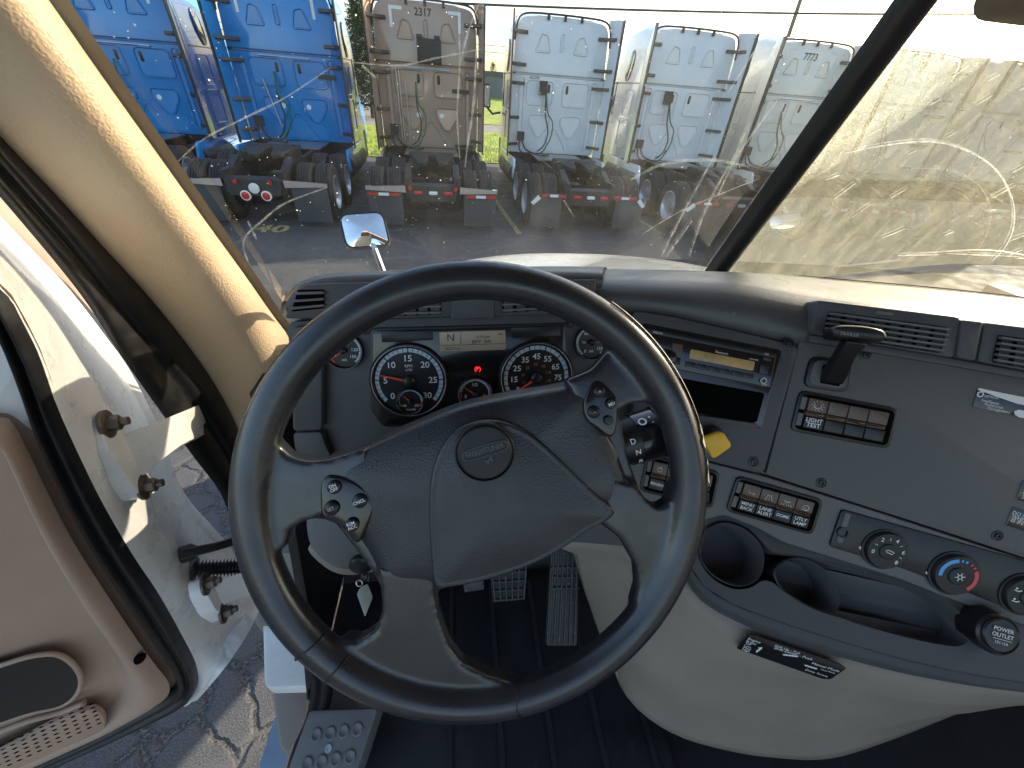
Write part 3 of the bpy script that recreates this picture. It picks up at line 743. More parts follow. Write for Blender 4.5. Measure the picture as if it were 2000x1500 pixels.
vent(C, [(690, 573), (861, 568), (862, 615), (700, 619)], 4, 'air_vent', .0045, 7)
vent(C, [(979, 567), (1120, 561), (1128, 603), (981, 611)], 4, 'air_vent', .0045, 6)
# centre stack
slab(R, [(1236, 606), (1310, 617), (1400, 637), (1500, 661), (1562, 676), (1492, 928), (1400, 905), (1236, 858)], -.02, .007, 'dash', dash, 'radio_panel', r=.010, c=.003)
slab(R, [(1562, 668), (1700, 684), (2080, 742), (2400, 800), (2400, 1210), (2080, 1116), (1850, 1040), (1496, 927)], -.02, .001, 'panel', dash, 'equipment_panel', r=.003)
slab(R, [(1200, 850), (1372, 900), (1494, 931), (1700, 996), (2080, 1120), (2400, 1225), (2400, 1350), (2080, 1250), (1860, 1172), (1760, 1132), (1620, 1088), (1530, 1060), (1480, 1032), (1415, 1006), (1360, 1020), (1300, 1040), (1200, 990)], -.03, .004, 'trimgrey', dash, 'switch_strip', r=.008, c=.003)
slab(R, [(1597, 585), (1878, 619), (1865, 700), (1584, 652)], -.03, .016, 'dash', dash, 'vent_housing', r=.006, c=.003)
slab(R, [(1880, 624), (1922, 628), (1907, 706), (1868, 698)], -.03, .018, 'dash', dash, 'vent_divider', r=.004, c=.003)
slab(R, [(1925, 629), (2120, 652), (2110, 745), (1910, 706)], -.03, .016, 'dash', dash, 'vent_housing', r=.006, c=.003)
slab(R, [(1584, 654), (1866, 701), (2110, 746), (2110, 760), (1866, 716), (1580, 668)], -.03, .010, 'dash', dash, 'vent_ledge', r=.002)
vent(R, [(1618, 608), (1850, 639), (1836, 690), (1606, 655)], 5, 'air_vent', .0165, 8)
vent(R, [(1949, 654), (2105, 676), (2098, 735), (1937, 708)], 5, 'air_vent', .0165, 5)
slab(R, [(1712, 607), (1748, 611), (1746, 617), (1710, 613)], .015, .0185, 'trimgrey', dash, 'vent_thumbwheel', r=.003)
for x, y, h in ((1540, 672, .007), (1472, 902, .007), (1604, 943, .001), (1690, 693, .001), (1948, 1046, .001)):
    s_ = MB().lathe(R.px(x, y, h), R.n, [(.0078, -.001), (.0076, .0008), (.0055, .0012), (.005, -.0005), (.0042, -.0005), (.0040, .0022), (.0022, .0024), (.0020, .0008)], 18)
    obj('screw', s_, M['black'], dash, 30)
for x, y in ((713, 643), (1115, 631)):
    obj('screw', MB().lathe(C.px(x, y, .0), C.n, [(.0075, -.003), (.0072, .0012), (.005, .0015), (.0045, 0), (.003, 0), (.003, .002)], 18), M['black'], dash, 30)
# tray with cup holders: a shelf with a real opening
opn = [(1362, 1060), (1375, 1030), (1412, 1015), (1455, 1027), (1488, 1058), (1508, 1078), (1560, 1086), (1620, 1098), (1700, 1118), (1800, 1150), (1865, 1188), (1888, 1220), (1890, 1250), (1866, 1262), (1800, 1252), (1700, 1226), (1645, 1208), (1590, 1190), (1535, 1158), (1510, 1138), (1488, 1134), (1465, 1148), (1430, 1150), (1392, 1130), (1368, 1098)]
outr = [(1322, 985), (1420, 990), (1500, 1020), (1700, 1085), (2060, 1200), (2400, 1300), (2400, 1420), (2060, 1345), (1900, 1318), (1750, 1284), (1600, 1240), (1500, 1207), (1430, 1180), (1375, 1145), (1345, 1100), (1328, 1050)]
hole = resample([T.px(x, y) for x, y in opn], 90, closed=True)
O2 = [T.px(x, y) for x, y in outr]
tm = MB().flat(O2, [hole]); ts = obj('tray_shelf', tm, M['dash'], dash, 35); weld(ts)
wl = MB(); dep = []
for i, p in enumerate(hole):
    x = 1000 + F * ((CM.T @ (p - CAM))[0] / -(CM.T @ (p - CAM))[2]); dep.append(.058 if x < 1630 else .028)
wl.loft([[p + T.n * .0008 for p in hole], [p - T.n * .004 + nrm(T.px(1620, 1150) - p) * .003 for p in hole], [p - T.n * d_ + nrm(T.px(1620, 1150) - p) * .008 for p, d_ in zip(hole, dep)]], closed=True, flip=True)
fl_ = [p - T.n * d_ + nrm(T.px(1620, 1150) - p) * .008 for p, d_ in zip(hole, dep)]
wl.flat(fl_); obj('tray_well', wl, M['dash'], dash, 60)
cup1 = [(1366, 1062), (1378, 1034), (1412, 1019), (1453, 1031), (1486, 1062), (1494, 1100), (1480, 1134), (1440, 1146), (1395, 1127), (1370, 1096)]
cup2 = [(1512, 1120), (1530, 1096), (1562, 1088), (1602, 1104), (1632, 1142), (1641, 1182), (1622, 1199), (1572, 1183), (1530, 1154)]
for cq in (cup1, cup2):
    rg = resample([T.px(x, y) for x, y in cq], 48, closed=True); cc = sum(rg) / len(rg)
    m = MB().loft([[p - T.n * .002 for p in rg], [cc + (p - cc) * .97 + T.n * .0008 for p in rg], [cc + (p - cc) * .93 - T.n * .004 for p in rg], [cc + (p - cc) * .88 - T.n * .050 for p in rg]], closed=True, cap1=True, flip=True)
    obj('cup_holder', m, M['dash'], dash, 60)
# front lip and beige knee panel
fe = [(1328, 1050), (1345, 1100), (1375, 1145), (1430, 1180), (1500, 1207), (1600, 1240), (1750, 1284), (1900, 1318), (2060, 1345), (2400, 1420)]
FE = resample([T.px(x, y) for x, y in fe], 44)
LB = resample([P(*q) for q in ((1316, 1080, .63), (1336, 1128, .61), (1368, 1172, .60), (1420, 1205, .595), (1500, 1240, .588), (1600, 1272, .582), (1750, 1312, .575), (1900, 1340, .57), (2060, 1362, .565), (2400, 1430, .56))], 44)
obj('tray_lip', MB().loft([[p + T.n * .001 for p in FE], [p + T.n * .0008 + nrm(q - p) * .006 for p, q in zip(FE, LB)]] + [[p + (q - p) * t + R.n * (.006 * math.sin(math.pi * t)) for p, q in zip(FE, LB)] for t in (.35, .6, .85)] + [LB, [p - R.n * .01 for p in LB]], flip=True), M['dash'], dash, 180)
k0 = [(1078, 1064, .78), (1150, 1060, .74), (1230, 1076, .69), (1300, 1100, .645), (1336, 1126, .618), (1368, 1170, .606), (1420, 1203, .60), (1500, 1238, .593), (1600, 1270, .587), (1750, 1310, .58), (1900, 1338, .575), (2060, 1360, .57), (2400, 1428, .56)]
k1 = [(1128, 1084, .80), (1170, 1088, .76), (1230, 1110, .72), (1275, 1160, .67), (1306, 1197, .645), (1345, 1238, .63), (1400, 1268, .62), (1460, 1292, .612), (1600, 1330, .605), (1750, 1362, .60), (1880, 1376, .598), (2060, 1380, .60), (2400, 1440, .59)]
k2 = [(1140, 1140, .88), (1165, 1168, .84), (1205, 1225, .775), (1238, 1280, .72), (1275, 1325, .70), (1325, 1362, .69), (1390, 1388, .685), (1470, 1400, .68), (1600, 1410, .675), (1740, 1408, .67), (1880, 1394, .67), (2060, 1378, .67), (2400, 1430, .66)]
k3 = [(1160, 1205, .96), (1175, 1250, .93), (1196, 1302, .88), (1218, 1352, .82), (1262, 1400, .79), (1330, 1440, .78), (1420, 1466, .77), (1510, 1480, .76), (1620, 1482, .76), (1740, 1446, .77), (1880, 1390, .79), (2060, 1318, .81), (2400, 1250, .83)]
K = [resample([P(*q) for q in k], 60) for k in (k0, k1, k2, k3)]
rows = [[p + A(0, .02, 0) for p in K[0]], K[0]]
for a_, b_, tt in ((K[0], K[1], (.5,)), (K[1], K[2], (0, .1, .35, .7)), (K[2], K[3], (0, .3, .6, .85, 1))):
    for t in tt: rows.append([p + (q - p) * t for p, q in zip(a_, b_)])
rows.append([p + A(0, .03, -.01) for p in K[3]]); rows.append([p + A(0, .25, -.02) for p in K[3]])
kn = obj('knee_panel', MB().loft(rows, flip=True), M['beige'], dash, 180)
kd = [r[0] for r in rows]
obj('knee_side', MB().loft([kd, [p + A(-.006, .05, 0) for p in kd], [p + A(-.01, .25, 0) for p in kd]]), M['beige'], dash, 180)
KS = Pl(P(1365, 1272, .655), R.n * .7 + A(-.25, -.6, -.25))
obj('screw', MB().lathe(KS.px(1362, 1272, .004), KS.n, [(.011, -.01), (.010, .0), (.006, .001), (.005, -.003)], 16), M['steel'], dash, 35)

# ------------------------------------------------------------------ instrument cluster
clus = thing('instrument_cluster', 'instrument cluster with round dials and amber message screen behind the steering wheel', 'instrument cluster')
slab(C, [(724, 641), (1107, 631), (1114, 832), (748, 834), (722, 800)], -.003, .0015, 'black', clus, 'cluster_frame', r=.006, c=.001)
slab(C, [(729, 646), (1103, 636), (1109, 828), (752, 829), (727, 796)], .001, .0025, 'gloss', clus, 'cluster_lens', r=.006, c=.0005)
for q in ([(744, 650), (845, 645), (846, 664), (746, 669)], [(998, 640), (1094, 637), (1095, 656), (1000, 660)]):
    slab(C, q, .002, .0032, 'black', clus, 'telltale_window', r=.001, c=.0003)
lc = slab(C, [(858, 649), (987, 645), (988, 683), (860, 687)], .002, .0036, 'lcd', clus, 'message_screen', r=.001, c=.0003)
lt = MB(); Ch = C.off(.0040)
put_text(lt, 'N', Ch, (874, 666), (887, 665.6), 0); put_text(lt, '5:10 pm', Ch, (931, 661), (957, 660), 0); put_text(lt, '80\u00b0F  SW', Ch, (922, 671), (960, 670), 0); put_text(lt, '303771 m', Ch, (869, 683.5), (898, 682.8), 0); put_text(lt, 'PM', Ch, (974, 655), (981, 654.8), 0)
for a, b in (((900, 649), (900, 672)), ((860, 675), (987, 671))):
    p0, p1 = Ch.px(*a), Ch.px(*b); u = nrm(np.cross(C.n, p1 - p0)) * .0003; lt.add([p0 - u, p1 - u, p1 + u, p0 + u], [(0, 1, 2, 3)])
obj('lettering', lt, M['lcdink'], lc, None)
pl_ = MB(); put_text(pl_, '(P)', Ch, (927, 724), (939, 723.6), 0, bold=.02); obj('warning_lamp', pl_, M['redlamp'], clus, None)
def gauge(pl, ctr, rpx, name, a0, a1, nticks, majors, labels, needle, sub=None, band=None, h=.003, lab=.66, ls=.13, subtxt=(), parent=clus, redband=None):
    c = pl.px(*ctr, h); r = np.linalg.norm(pl.px(ctr[0] + rpx, ctr[1], h) - c)
    U, V = pl.u, pl.v
    if U @ (pl.px(ctr[0] + 5, ctr[1]) - pl.px(*ctr)) < 0: U = -U; V = np.cross(pl.n, U)
    g = obj(name, MB().lathe(c, pl.n, [(r * 1.0, -.004), (r * 1.0, .004), (r * .97, .007), (r * .93, .007), (r * .88, .002)], 48, cap1=False), M['black'], parent, 40)
    obj('bezel_ring', MB().lathe(c, pl.n, [(r * .945, .0072), (r * .935, .0078), (r * .925, .0070)], 48, cap1=False), M['steel'], g, 180)
    obj('dial_face', MB().lathe(c, pl.n, [(r * .92, -.002), (r * .92, .0015)], 48), M['dial'], g, 35)
    dirn = lambda a: U * math.cos(D2R(a)) + V * math.sin(D2R(a))
    tk = MB(); b0, b1 = .76, .86
    seg = 60
    rr0 = [c + pl.n * .0022 + dirn(a0 + (a1 - a0) * k / seg) * r * b0 for k in range(seg + 1)]; rr1 = [c + pl.n * .0022 + dirn(a0 + (a1 - a0) * k / seg) * r * b1 for k in range(seg + 1)]
    tk.loft([rr0, rr1]); obj('scale_band', tk, M['tick'], g, None)
    if redband:
        rb = MB().loft([[c + pl.n * .0025 + dirn(redband[0] + (redband[1] - redband[0]) * k / 10) * r * f for k in range(11)] for f in (b0, b1)]); obj('red_band', rb, M['redprint'], g, None)
    tm = MB()
    for k in range(nticks + 1):
        d = dirn(a0 + (a1 - a0) * k / nticks); q = np.cross(pl.n, d); maj = k % majors == 0
        w_ = r * (.014 if maj else .007); i0 = r * (.70 if maj else .77)
        tm.add([c + pl.n * .0028 + d * i0 - q * w_, c + pl.n * .0028 + d * r * .865 - q * w_, c + pl.n * .0028 + d * r * .865 + q * w_, c + pl.n * .0028 + d * i0 + q * w_], [(0, 1, 2, 3)])
    obj('tick_mark', tm, M['dial'], g, None)
    nm = MB()
    for a, s in labels: put_text_c(nm, s, c + pl.n * .0026 + dirn(a) * r * lab, U, V, r * ls * 1.25, bold=.01)
    for s, fx, fy, sz in subtxt: put_text_c(nm, s, c + pl.n * .0026 + U * fx * r + V * fy * r, U, V, r * sz)
    obj('numeral', nm, M['print'], g, None)
    d = dirn(needle); q = np.cross(pl.n, d)
    nd = MB().add([c + pl.n * .0065 - q * r * .035, c + pl.n * .0065 + d * r * .74 - q * r * .012, c + pl.n * .0065 + d * r * .74 + q * r * .012, c + pl.n * .0065 + q * r * .035, c + pl.n * .0045 - q * r * .035, c + pl.n * .0045 + q * r * .035], [(0, 1, 2, 3), (0, 4, 1), (3, 2, 5)])
    obj('needle', nd, M['red'], g, None)
    obj('hub_cap', MB().lathe(c, pl.n, [(r * .16, .002), (r * .15, .008), (r * .08, .010), (0, .0102)], 20, cap1=False), M['black'], g, 180)
    return g
def lin(vals, a0, a1): n = len(vals) - 1; return [(a0 + (a1 - a0) * i / n, v) for i, v in enumerate(vals)]
g1 = gauge(C, (800, 743), 76, 'tachometer', 222, -42, 30, 5, lin(['0', '5', '10', '15', '20', '25', '30'], 222, -42), 166, subtxt=(('RPM', 0, .40, .075), ('x100', 0, .30, .06)), lab=.60)
gauge(C, (1047, 737), 72, 'speedometer', 225, -45, 27, 3, lin(['5', '15', '25', '35', '45', '55', '65', '75', '85'], 214, -30), 214, subtxt=(('MPH', -.42, -.32, .07),), lab=.58, ls=.12)
nm = MB(); U_ = C.u if C.u[0] > 0 else -C.u; V_ = np.cross(C.n, U_)
for a, s in lin(['10', '30', '50', '70', '90', '110', '130'], 205, -15):
    c = C.px(1047, 737, .0058); put_text_c(nm, s, c + (U_ * math.cos(D2R(a)) + V_ * math.sin(D2R(a))) * .0195, U_, V_, .0042)
obj('inner_numeral', nm, M['orangeprint'], clus, None)
gauge(C, (928, 768), 34, 'fuel_gauge', 200, -20, 8, 4, [(196, 'E'), (90, '1/2'), (-16, 'F')], 145, lab=.55, ls=.15, redband=(200, 170))
gauge(C, (802, 782), 27, 'water_gauge', 215, -35, 8, 2, [(218, '100'), (-38, '250')], 135, h=.0062, lab=.58, ls=.14, subtxt=(('WATER', 0, -.68, .14),), redband=(-35, -5))
gauge(C, (672, 684), 39, 'air_pressure_gauge', 235, -50, 24, 4, [(205, '30'), (125, '60'), (62, '100'), (5, '120'), (-35, '150')], 215, lab=.56, ls=.13, h=-.001, subtxt=(('PSI', -.28, .1, .12), ('AIR', 0, -.5, .13)), redband=(235, 200))
gauge(C, (1155, 668), 34, 'air_pressure_gauge', 235, -50, 24, 4, [(235, '0'), (125, '60'), (62, '80'), (-35, '150')], 10, lab=.6, ls=.14, h=-.001, subtxt=(('PSI', -.45, .0, .12), ('AIR', 0, -.5, .13)))
gauge(C, (1172, 742), 30, 'fuel_filter_gauge', 235, -50, 12, 4, [(125, '10'), (62, '20')], 200, lab=.6, ls=.14, h=-.001)

# ------------------------------------------------------------------ radio, pocket
rad = thing('car_radio', 'black slot radio with amber display in the dash panel', 'radio')
OR, UR, VR = (1262, 638), (256, 50), (-13, 70)
slab(R, [(1254, 630), (1528, 684), (1487, 838), (1240, 776)], .003, .0078, 'gloss', rad, 'radio_bay', r=.006, c=.0005)
slab(R, prect(OR, UR, VR, 0, 0, 1, 1), .007, .016, 'gloss', rad, 'radio_body', r=.003, c=.0015)
slab(R, prect(OR, UR, VR, .01, .03, .99, .16), .0155, .0168, 'black', rad, 'disc_slot', r=.001, c=.0004)
slab(R, prect(OR, UR, VR, .36, .37, .85, .63), .0155, .017, 'lcdamber', rad, 'display', r=.002, c=.0004)
kn_ = obj('volume_knob', MB().lathe(R.px(1303, 697, .016), R.n, [(.0125, 0), (.0125, .003)], 28, cap1=False), M['chrome'], rad, 35)
obj('knob_cap', MB().lathe(R.px(1303, 697, .016), R.n, [(.0108, 0), (.0104, .009), (.008, .010)], 28), M['gloss'], kn_, 35)
for k in range(6):
    slab(R, prect(OR, UR, VR, .34 + .088 * k, .72, .42 + .088 * k, .86), .0155, .0172, 'black', rad, 'preset_button', r=.001, c=.0004)
slab(R, prect(OR, UR, VR, .895, .40, .96, .66), .0155, .0175, 'black', rad, 'button', r=.001, c=.0004)
slab(R, prect(OR, UR, VR, .905, .16, .97, .28), .0155, .0175, 'black', rad, 'button', r=.001, c=.0004)
slab(R, prect(OR, UR, VR, .22, .30, .30, .62), .0155, .0175, 'brownkey', rad, 'button', r=.001, c=.0004)
slab(R, prect(OR, UR, VR, .22, .66, .30, .86), .0155, .0175, 'black', rad, 'button', r=.001, c=.0004)
obj('aux_jack', MB().lathe(R.px(*para(OR, UR, VR, .935, .84), .016), R.n, [(.0045, 0), (.0045, .0015), (.003, .0015), (.003, -.001)], 16), M['steel'], rad, 35)
tx = MB(); RT = R.off(.0174)
put_text(tx, 'Bluetooth', RT, para(OR, UR, VR, .545, .335), para(OR, UR, VR, .64, .335), 0); put_text(tx, 'DELPHI', RT, para(OR, UR, VR, .06, .13), para(OR, UR, VR, .13, .13), 0)
put_text(tx, 'AUX', RT, para(OR, UR, VR, .93, .97), para(OR, UR, VR, .97, .97), 0); put_text(tx, 'CD', RT, para(OR, UR, VR, .91, .13), para(OR, UR, VR, .94, .13), 0); put_text(tx, 'WEATHER', RT, para(OR, UR, VR, .80, .335), para(OR, UR, VR, .87, .335), 0)
obj('lettering', tx, M['print'], rad, None)
slab(R, [(1310, 735), (1494, 768), (1478, 826), (1330, 800)], .0072, .0086, 'void', rad, 'storage_pocket', r=.004, c=.0003)
slab(R, [(1290, 800), (1480, 828), (1478, 838), (1300, 812)], .0085, .014, 'dash', rad, 'pocket_sill', r=.002, c=.001)

# ------------------------------------------------------------------ trailer brake lever
tb = thing('trailer_brake_lever', 'black paddle lever in a square recess below the centre air vent', 'lever')
slab(R, [(1585, 695), (1670, 705), (1658, 768), (1570, 756)], .0005, .006, 'black', tb, 'recess_frame', r=.012, c=.002)
slab(R, [(1592, 702), (1662, 711), (1651, 760), (1579, 750)], .005, .0072, 'panel', tb, 'recess_plate', r=.010, c=.0004)
slab(R, [(1608, 712), (1646, 716), (1640, 755), (1602, 748)], .006, .0082, 'void', tb, 'slot', r=.002, c=.0003)
q0, q1, q2 = R.px(1622, 748, .006), R.px(1645, 700, .035), R.px(1668, 668, .052)
uu = nrm(R.px(1700, 662) - R.px(1640, 654))
st = MB()
rowsl = []
for p, wd, th in ((q0, .014, .006), (q0 + (q1 - q0) * .5, .014, .007), (q1, .011, .008), (q2, .013, .008)):
    rowsl.append([p + uu * a_ * wd + R.n * b_ * th for a_, b_ in ((-1, -1), (1, -1), (1, 1), (-1, 1))])
st.loft(rowsl, closed=True, cap0=True, cap1=True); bevel(obj('lever_stem', st, M['black'], tb, 35), .003)
RP = R.off(.058)
cap_ = resample([RP.px(x, y) for x, y in ((1622, 650), (1632, 637), (1680, 637), (1718, 645), (1728, 660), (1716, 668), (1670, 663), (1630, 660))], 40, closed=True)
m = MB(); n_ = nrm(R.n + A(0, -.1, .35)); m.prism(cap_, n_, -.014, .006, .005)
hd = obj('lever_handle', m, M['black'], tb, 180)
tx = MB(); put_text(tx, 'TRAILER', Pl(cap_[0] + n_ * .0064, n_), (1640, 654), (1678, 658), 0); obj('lettering', tx, M['printdim'], hd, None)

# ------------------------------------------------------------------ switch banks
def bank(O, U, V, label, tops, lows, icons, keymats, h):
    t = thing('switch_bank', label, 'switch panel', group='rocker switch banks')
    slab(R, prect(O, U, V, -.13, -.20, 1.10, 1.20), h, h + .0035, 'black', t, 'bezel', r=.010, c=.0015)
    slab(R, prect(O, U, V, -.09, -.10, 1.06, 1.10), h + .003, h + .0042, 'void', t, 'recess', r=.008, c=.0003)
    for s_ in (0, .55):
        slab(R, prect(O, U, V, -.085, s_, -.02, s_ + .42), h + .004, h + .006, 'trimgrey', t, 'end_block', r=.001, c=.0004)
    for k in range(4):
        u0, u1 = k / 4 + .008, (k + 1) / 4 - .008
        sw = slab(R, prect(O, U, V, u0, 0, u1, .43), h + .004, h + .0075, keymats[k], t, 'switch', r=.001, c=.0006)
        slab(R, prect(O, U, V, u0, .45, u1, .60), h + .004, h + .0105, 'black' if keymats[k] == 'black' else 'brownkey', sw, 'rocker_bar', r=.001, c=.0025)
        slab(R, prect(O, U, V, u0, .62, u1, 1.0), h + .004, h + .007, 'black', sw, 'lower_key', r=.001, c=.0006)
        tx = MB(); HT = R.off(h + .0078)
        ls = lows[k].split('\n') if lows[k] else []
        for i, s in enumerate(ls):
            vb = .84 if len(ls) == 1 else .775 + .17 * i
            w_ = min(.80, .17 * len(s)); put_text(tx, s, HT, para(O, U, V, k / 4 + .125 - w_ / 8, vb), para(O, U, V, k / 4 + .125 + w_ / 8, vb), 0, bold=.015)
        if tx.v: obj('lettering', tx, M['print'], sw, None)
        ic = icons[k]
        if ic:
            im = MB()
            for ln in ic:
                pts = [HT.px(*para(O, U, V, k / 4 + .25 * a, .43 * b), .0002) for a, b in ln]
                im.tube(pts, .00035, 4)
            obj('icon', im, M['print'], sw, None)
    return t
circ = lambda cx, cy, r, a0=0, a1=360, n=14: [(cx + r * math.cos(D2R(a0 + (a1 - a0) * i / n)), cy + r * 1.25 * math.sin(D2R(a0 + (a1 - a0) * i / n))) for i in range(n + 1)]
arrow = [[(.35, .45), (.35, .7), (.68, .7)], [(.60, .6), (.70, .7), (.60, .8)]]
lane = [[(.30, .88), (.42, .35)], [(.70, .88), (.58, .35)], [(.5, .4), (.5, .55)], [(.5, .68), (.5, .85)]]
dome_ = [[(.3, .5), (.7, .5)], [(.36, .5), (.42, .62), (.58, .62), (.64, .5)]] + [[(.25 + .12 * i, .75), (.2 + .15 * i, .92)] for i in range(5)]
lamp = [circ(.58, .62, .17), [(.30, .8), (.72, .8)], [(.5, .66), (.64, .66)]]
bulb = [circ(.5, .5, .17, -30, 210)] + [[(.5 + .24 * math.cos(a), .5 + .3 * math.sin(a)), (.5 + .32 * math.cos(a), .5 + .4 * math.sin(a))] for a in [i * math.pi / 5 for i in range(10)]] + [[(.4, .62), (.45, .72), (.55, .72), (.6, .62)]]
regen = [circ(.5, .6, .14), [(.36, .35), (.45, .42), (.55, .35), (.64, .42)]]
bank((1455, 944), (138, 39), (-16, 50), 'bank of four brown rocker switches labelled for menu, lane alert, dome and utility lamp', None, ['MENU\nBACK', 'LANE\nALERT', 'DOME', 'UTLY\nLAMP'], [arrow, lane, dome_, lamp], ['brownkey'] * 4, .004)
bank((1581, 777), (158, 30), (-14, 57), 'bank of four mostly blank dark switches with a light test key', None, ['LIGHT\nTEST', '', '', ''], [bulb, None, None, None], ['brownkey'] * 4, .001)
bank((1277, 901), (117, 29), (-11, 52), 'switch bank half hidden behind the steering wheel rim', None, ['REGEN', '', '', ''], [regen, None, regen, regen], ['brownkey'] * 4, .004)

# ------------------------------------------------------------------ climate controls
cl = thing('climate_control_panel', 'black climate control panel with three round knobs', 'control panel')
slab(R, [(1645, 995), (2080, 1118), (2400, 1215), (2400, 1340), (2080, 1232), (2000, 1202), (1895, 1160), (1760, 1110), (1620, 1068)], .0035, .0075, 'black', cl, 'face_plate', r=.006, c=.0015)
slab(R, [(1652, 1002), (1662, 1005), (1646, 1062), (1634, 1058)], .007, .009, 'trimgrey', cl, 'end_clip', r=.001, c=.0004)
obj('screw', MB().lathe(R.px(1646, 1039, .0075), R.n, [(.009, -.001), (.0085, .0025), (.005, .003), (.0045, .0005), (.003, .0005), (.003, .002)], 18), M['black'], cl, 30)
def knob(ctr, rpx, nm):
    c = R.px(*ctr, .0075); r = np.linalg.norm(R.px(ctr[0] + rpx, ctr[1], .0075) - c)
    k = obj('knob', MB().lathe(c, R.n, [(r * 1.12, -.001), (r * 1.12, .0015), (r * 1.02, .002), (r * .99, .006), (r * .95, .0075), (r * .45, .0078), (r * .42, .0095), (r * .36, .0100)], 40), M['knobblack'], cl, 30)
    U = nrm(R.px(ctr[0] + 10, ctr[1] + 2.8) - R.px(*ctr)); V = np.cross(R.n, U); c2 = c + R.n * .0082
    return k, c2, U, V, r
k, c, U, V, r = knob((1726, 1072), 41, 'fan'); tx = MB()
for a, s in ((195, '0'), (130, '2'), (72, '4'), (15, '6'), (-38, '8')): put_text_c(tx, s, c + (U * math.cos(D2R(a)) + V * math.sin(D2R(a))) * r * .72, U, V, r * .21, bold=.015)
for a in (162, 100, 44, -12):
    d_ = U * math.cos(D2R(a)) + V * math.sin(D2R(a)); q = np.cross(R.n, d_) * .0004; tx.add([c + d_ * r * .62 - q, c + d_ * r * .76 - q, c + d_ * r * .76 + q, c + d_ * r * .62 + q], [(0, 1, 2, 3)])
obj('numeral', tx, M['print'], k, None)
im = MB().tube([c + R.n * .0022 + U * a_ * r + V * b_ * r for a_, b_ in ((.18, -.06), (-.12, -.02), (-.2, .06), (-.1, .12), (.16, .08), (.22, .02))], .0006, 5); obj('icon', im, M['print'], k, None)
fan_ = MB()
for i in range(4):
    a = D2R(45 + 90 * i); d_ = U * math.cos(a) + V * math.sin(a); q = np.cross(R.n, d_); o_ = R.px(1738, 1094, .0080)
    fan_.add([o_, o_ + d_ * .0045 - q * .002, o_ + d_ * .0052 + q * .0012, o_ + q * .0012], [(0, 1, 2, 3)])
obj('fan_icon', fan_, M['print'], cl, None)
k, c, U, V, r = knob((1861, 1119), 46, 'temp')
def arc(a0, a1, ri, ro, m):
    n = max(3, int(abs(a1 - a0) / 5)); d = [U * math.cos(D2R(a0 + (a1 - a0) * i / n)) + V * math.sin(D2R(a0 + (a1 - a0) * i / n)) for i in range(n + 1)]
    obj('temperature_arc', MB().loft([[c + q * r * ri for q in d], [c + q * r * ro for q in d]], flip=True), M[m], k, None)
arc(195, 108, .68, .86, 'blueprint'); arc(100, 93, .72, .84, 'blueprint'); arc(86, 79, .72, .84, 'blueprint'); arc(66, 60, .72, .84, 'redprint'); arc(52, 46, .72, .84, 'redprint'); arc(36, -42, .68, .86, 'redprint')
im = MB()
for i in range(6):
    a = D2R(60 * i + 20); d_ = U * math.cos(a) + V * math.sin(a); b_ = U * math.cos(a + 1.047) + V * math.sin(a + 1.047); im.tube([c + R.n * .0022 + d_ * r * .10, c + R.n * .0022 + b_ * r * .10], .0006, 4); im.tube([c + R.n * .0022 + d_ * r * .10, c + R.n * .0022 + d_ * r * .22], .0006, 4)
obj('icon', im, M['print'], k, None)
k, c, U, V, r = knob((1999, 1160), 46, 'mode'); im = MB()
for a in (165, 110, 215):
    o_ = c + (U * math.cos(D2R(a)) + V * math.sin(D2R(a))) * r * .66
    im.lathe(o_ + U * -.002 + V * .003, R.n, [(.0014, 0), (.0014, .0003)], 10); im.tube([o_ + U * -.004, o_ + U * .001 + V * -.0008, o_ + U * .005 + V * .0015], .0009, 4)
obj('icon', im, M['print'], k, None)
im = MB()
for x, y in ((1681, 1070), (1811, 1119)):
    o_ = R.px(x, y, .0080); im.add([o_ - U * .003, o_ - V * .003 + U * .001, o_ + U * .0035, o_ + V * .003], [(0, 1, 2, 3)])
obj('pointer_mark', im, M['print'], cl, None)

# power outlet cap
po = thing('power_outlet', 'round black power outlet cap at the end of the tray', 'power outlet')
on_ = nrm(R.n * .75 + T.n * .5); oc = P(1952, 1240, .545)
obj('outlet_ring', MB().lathe(oc, on_, [(.0285, -.03), (.0285, -.002), (.026, .001), (.024, -.001)], 36), M['black'], po, 35)
cp_ = obj('outlet_cap', MB().lathe(oc, on_, [(.0235, -.01), (.0232, .000), (.021, .0025), (0, .0035)], 36, cap1=False), M['black'], po, 40)
U = nrm(R.px(1990, 1250) - R.px(1952, 1239)); V = nrm(np.cross(on_, U)); tx = MB()
U = np.cross(V, on_)
put_text_c(tx, 'POWER', oc + on_ * .0042 + V * .009, U, V, .0052, bold=.01); put_text_c(tx, 'OUTLET', oc + on_ * .0042 + V * .001, U, V, .0052, bold=.01); put_text_c(tx, '12V-15A', oc + on_ * .0042 - V * .009, U, V, .0035)
o_ = oc + on_ * .0043 - V * .0045; tx.add([o_ - U * .012 - V * .0003, o_ + U * .012 - V * .0003, o_ + U * .012 + V * .0003, o_ - U * .012 + V * .0003], [(0, 1, 2, 3)])
obj('lettering', tx, M['print'], cp_, None)

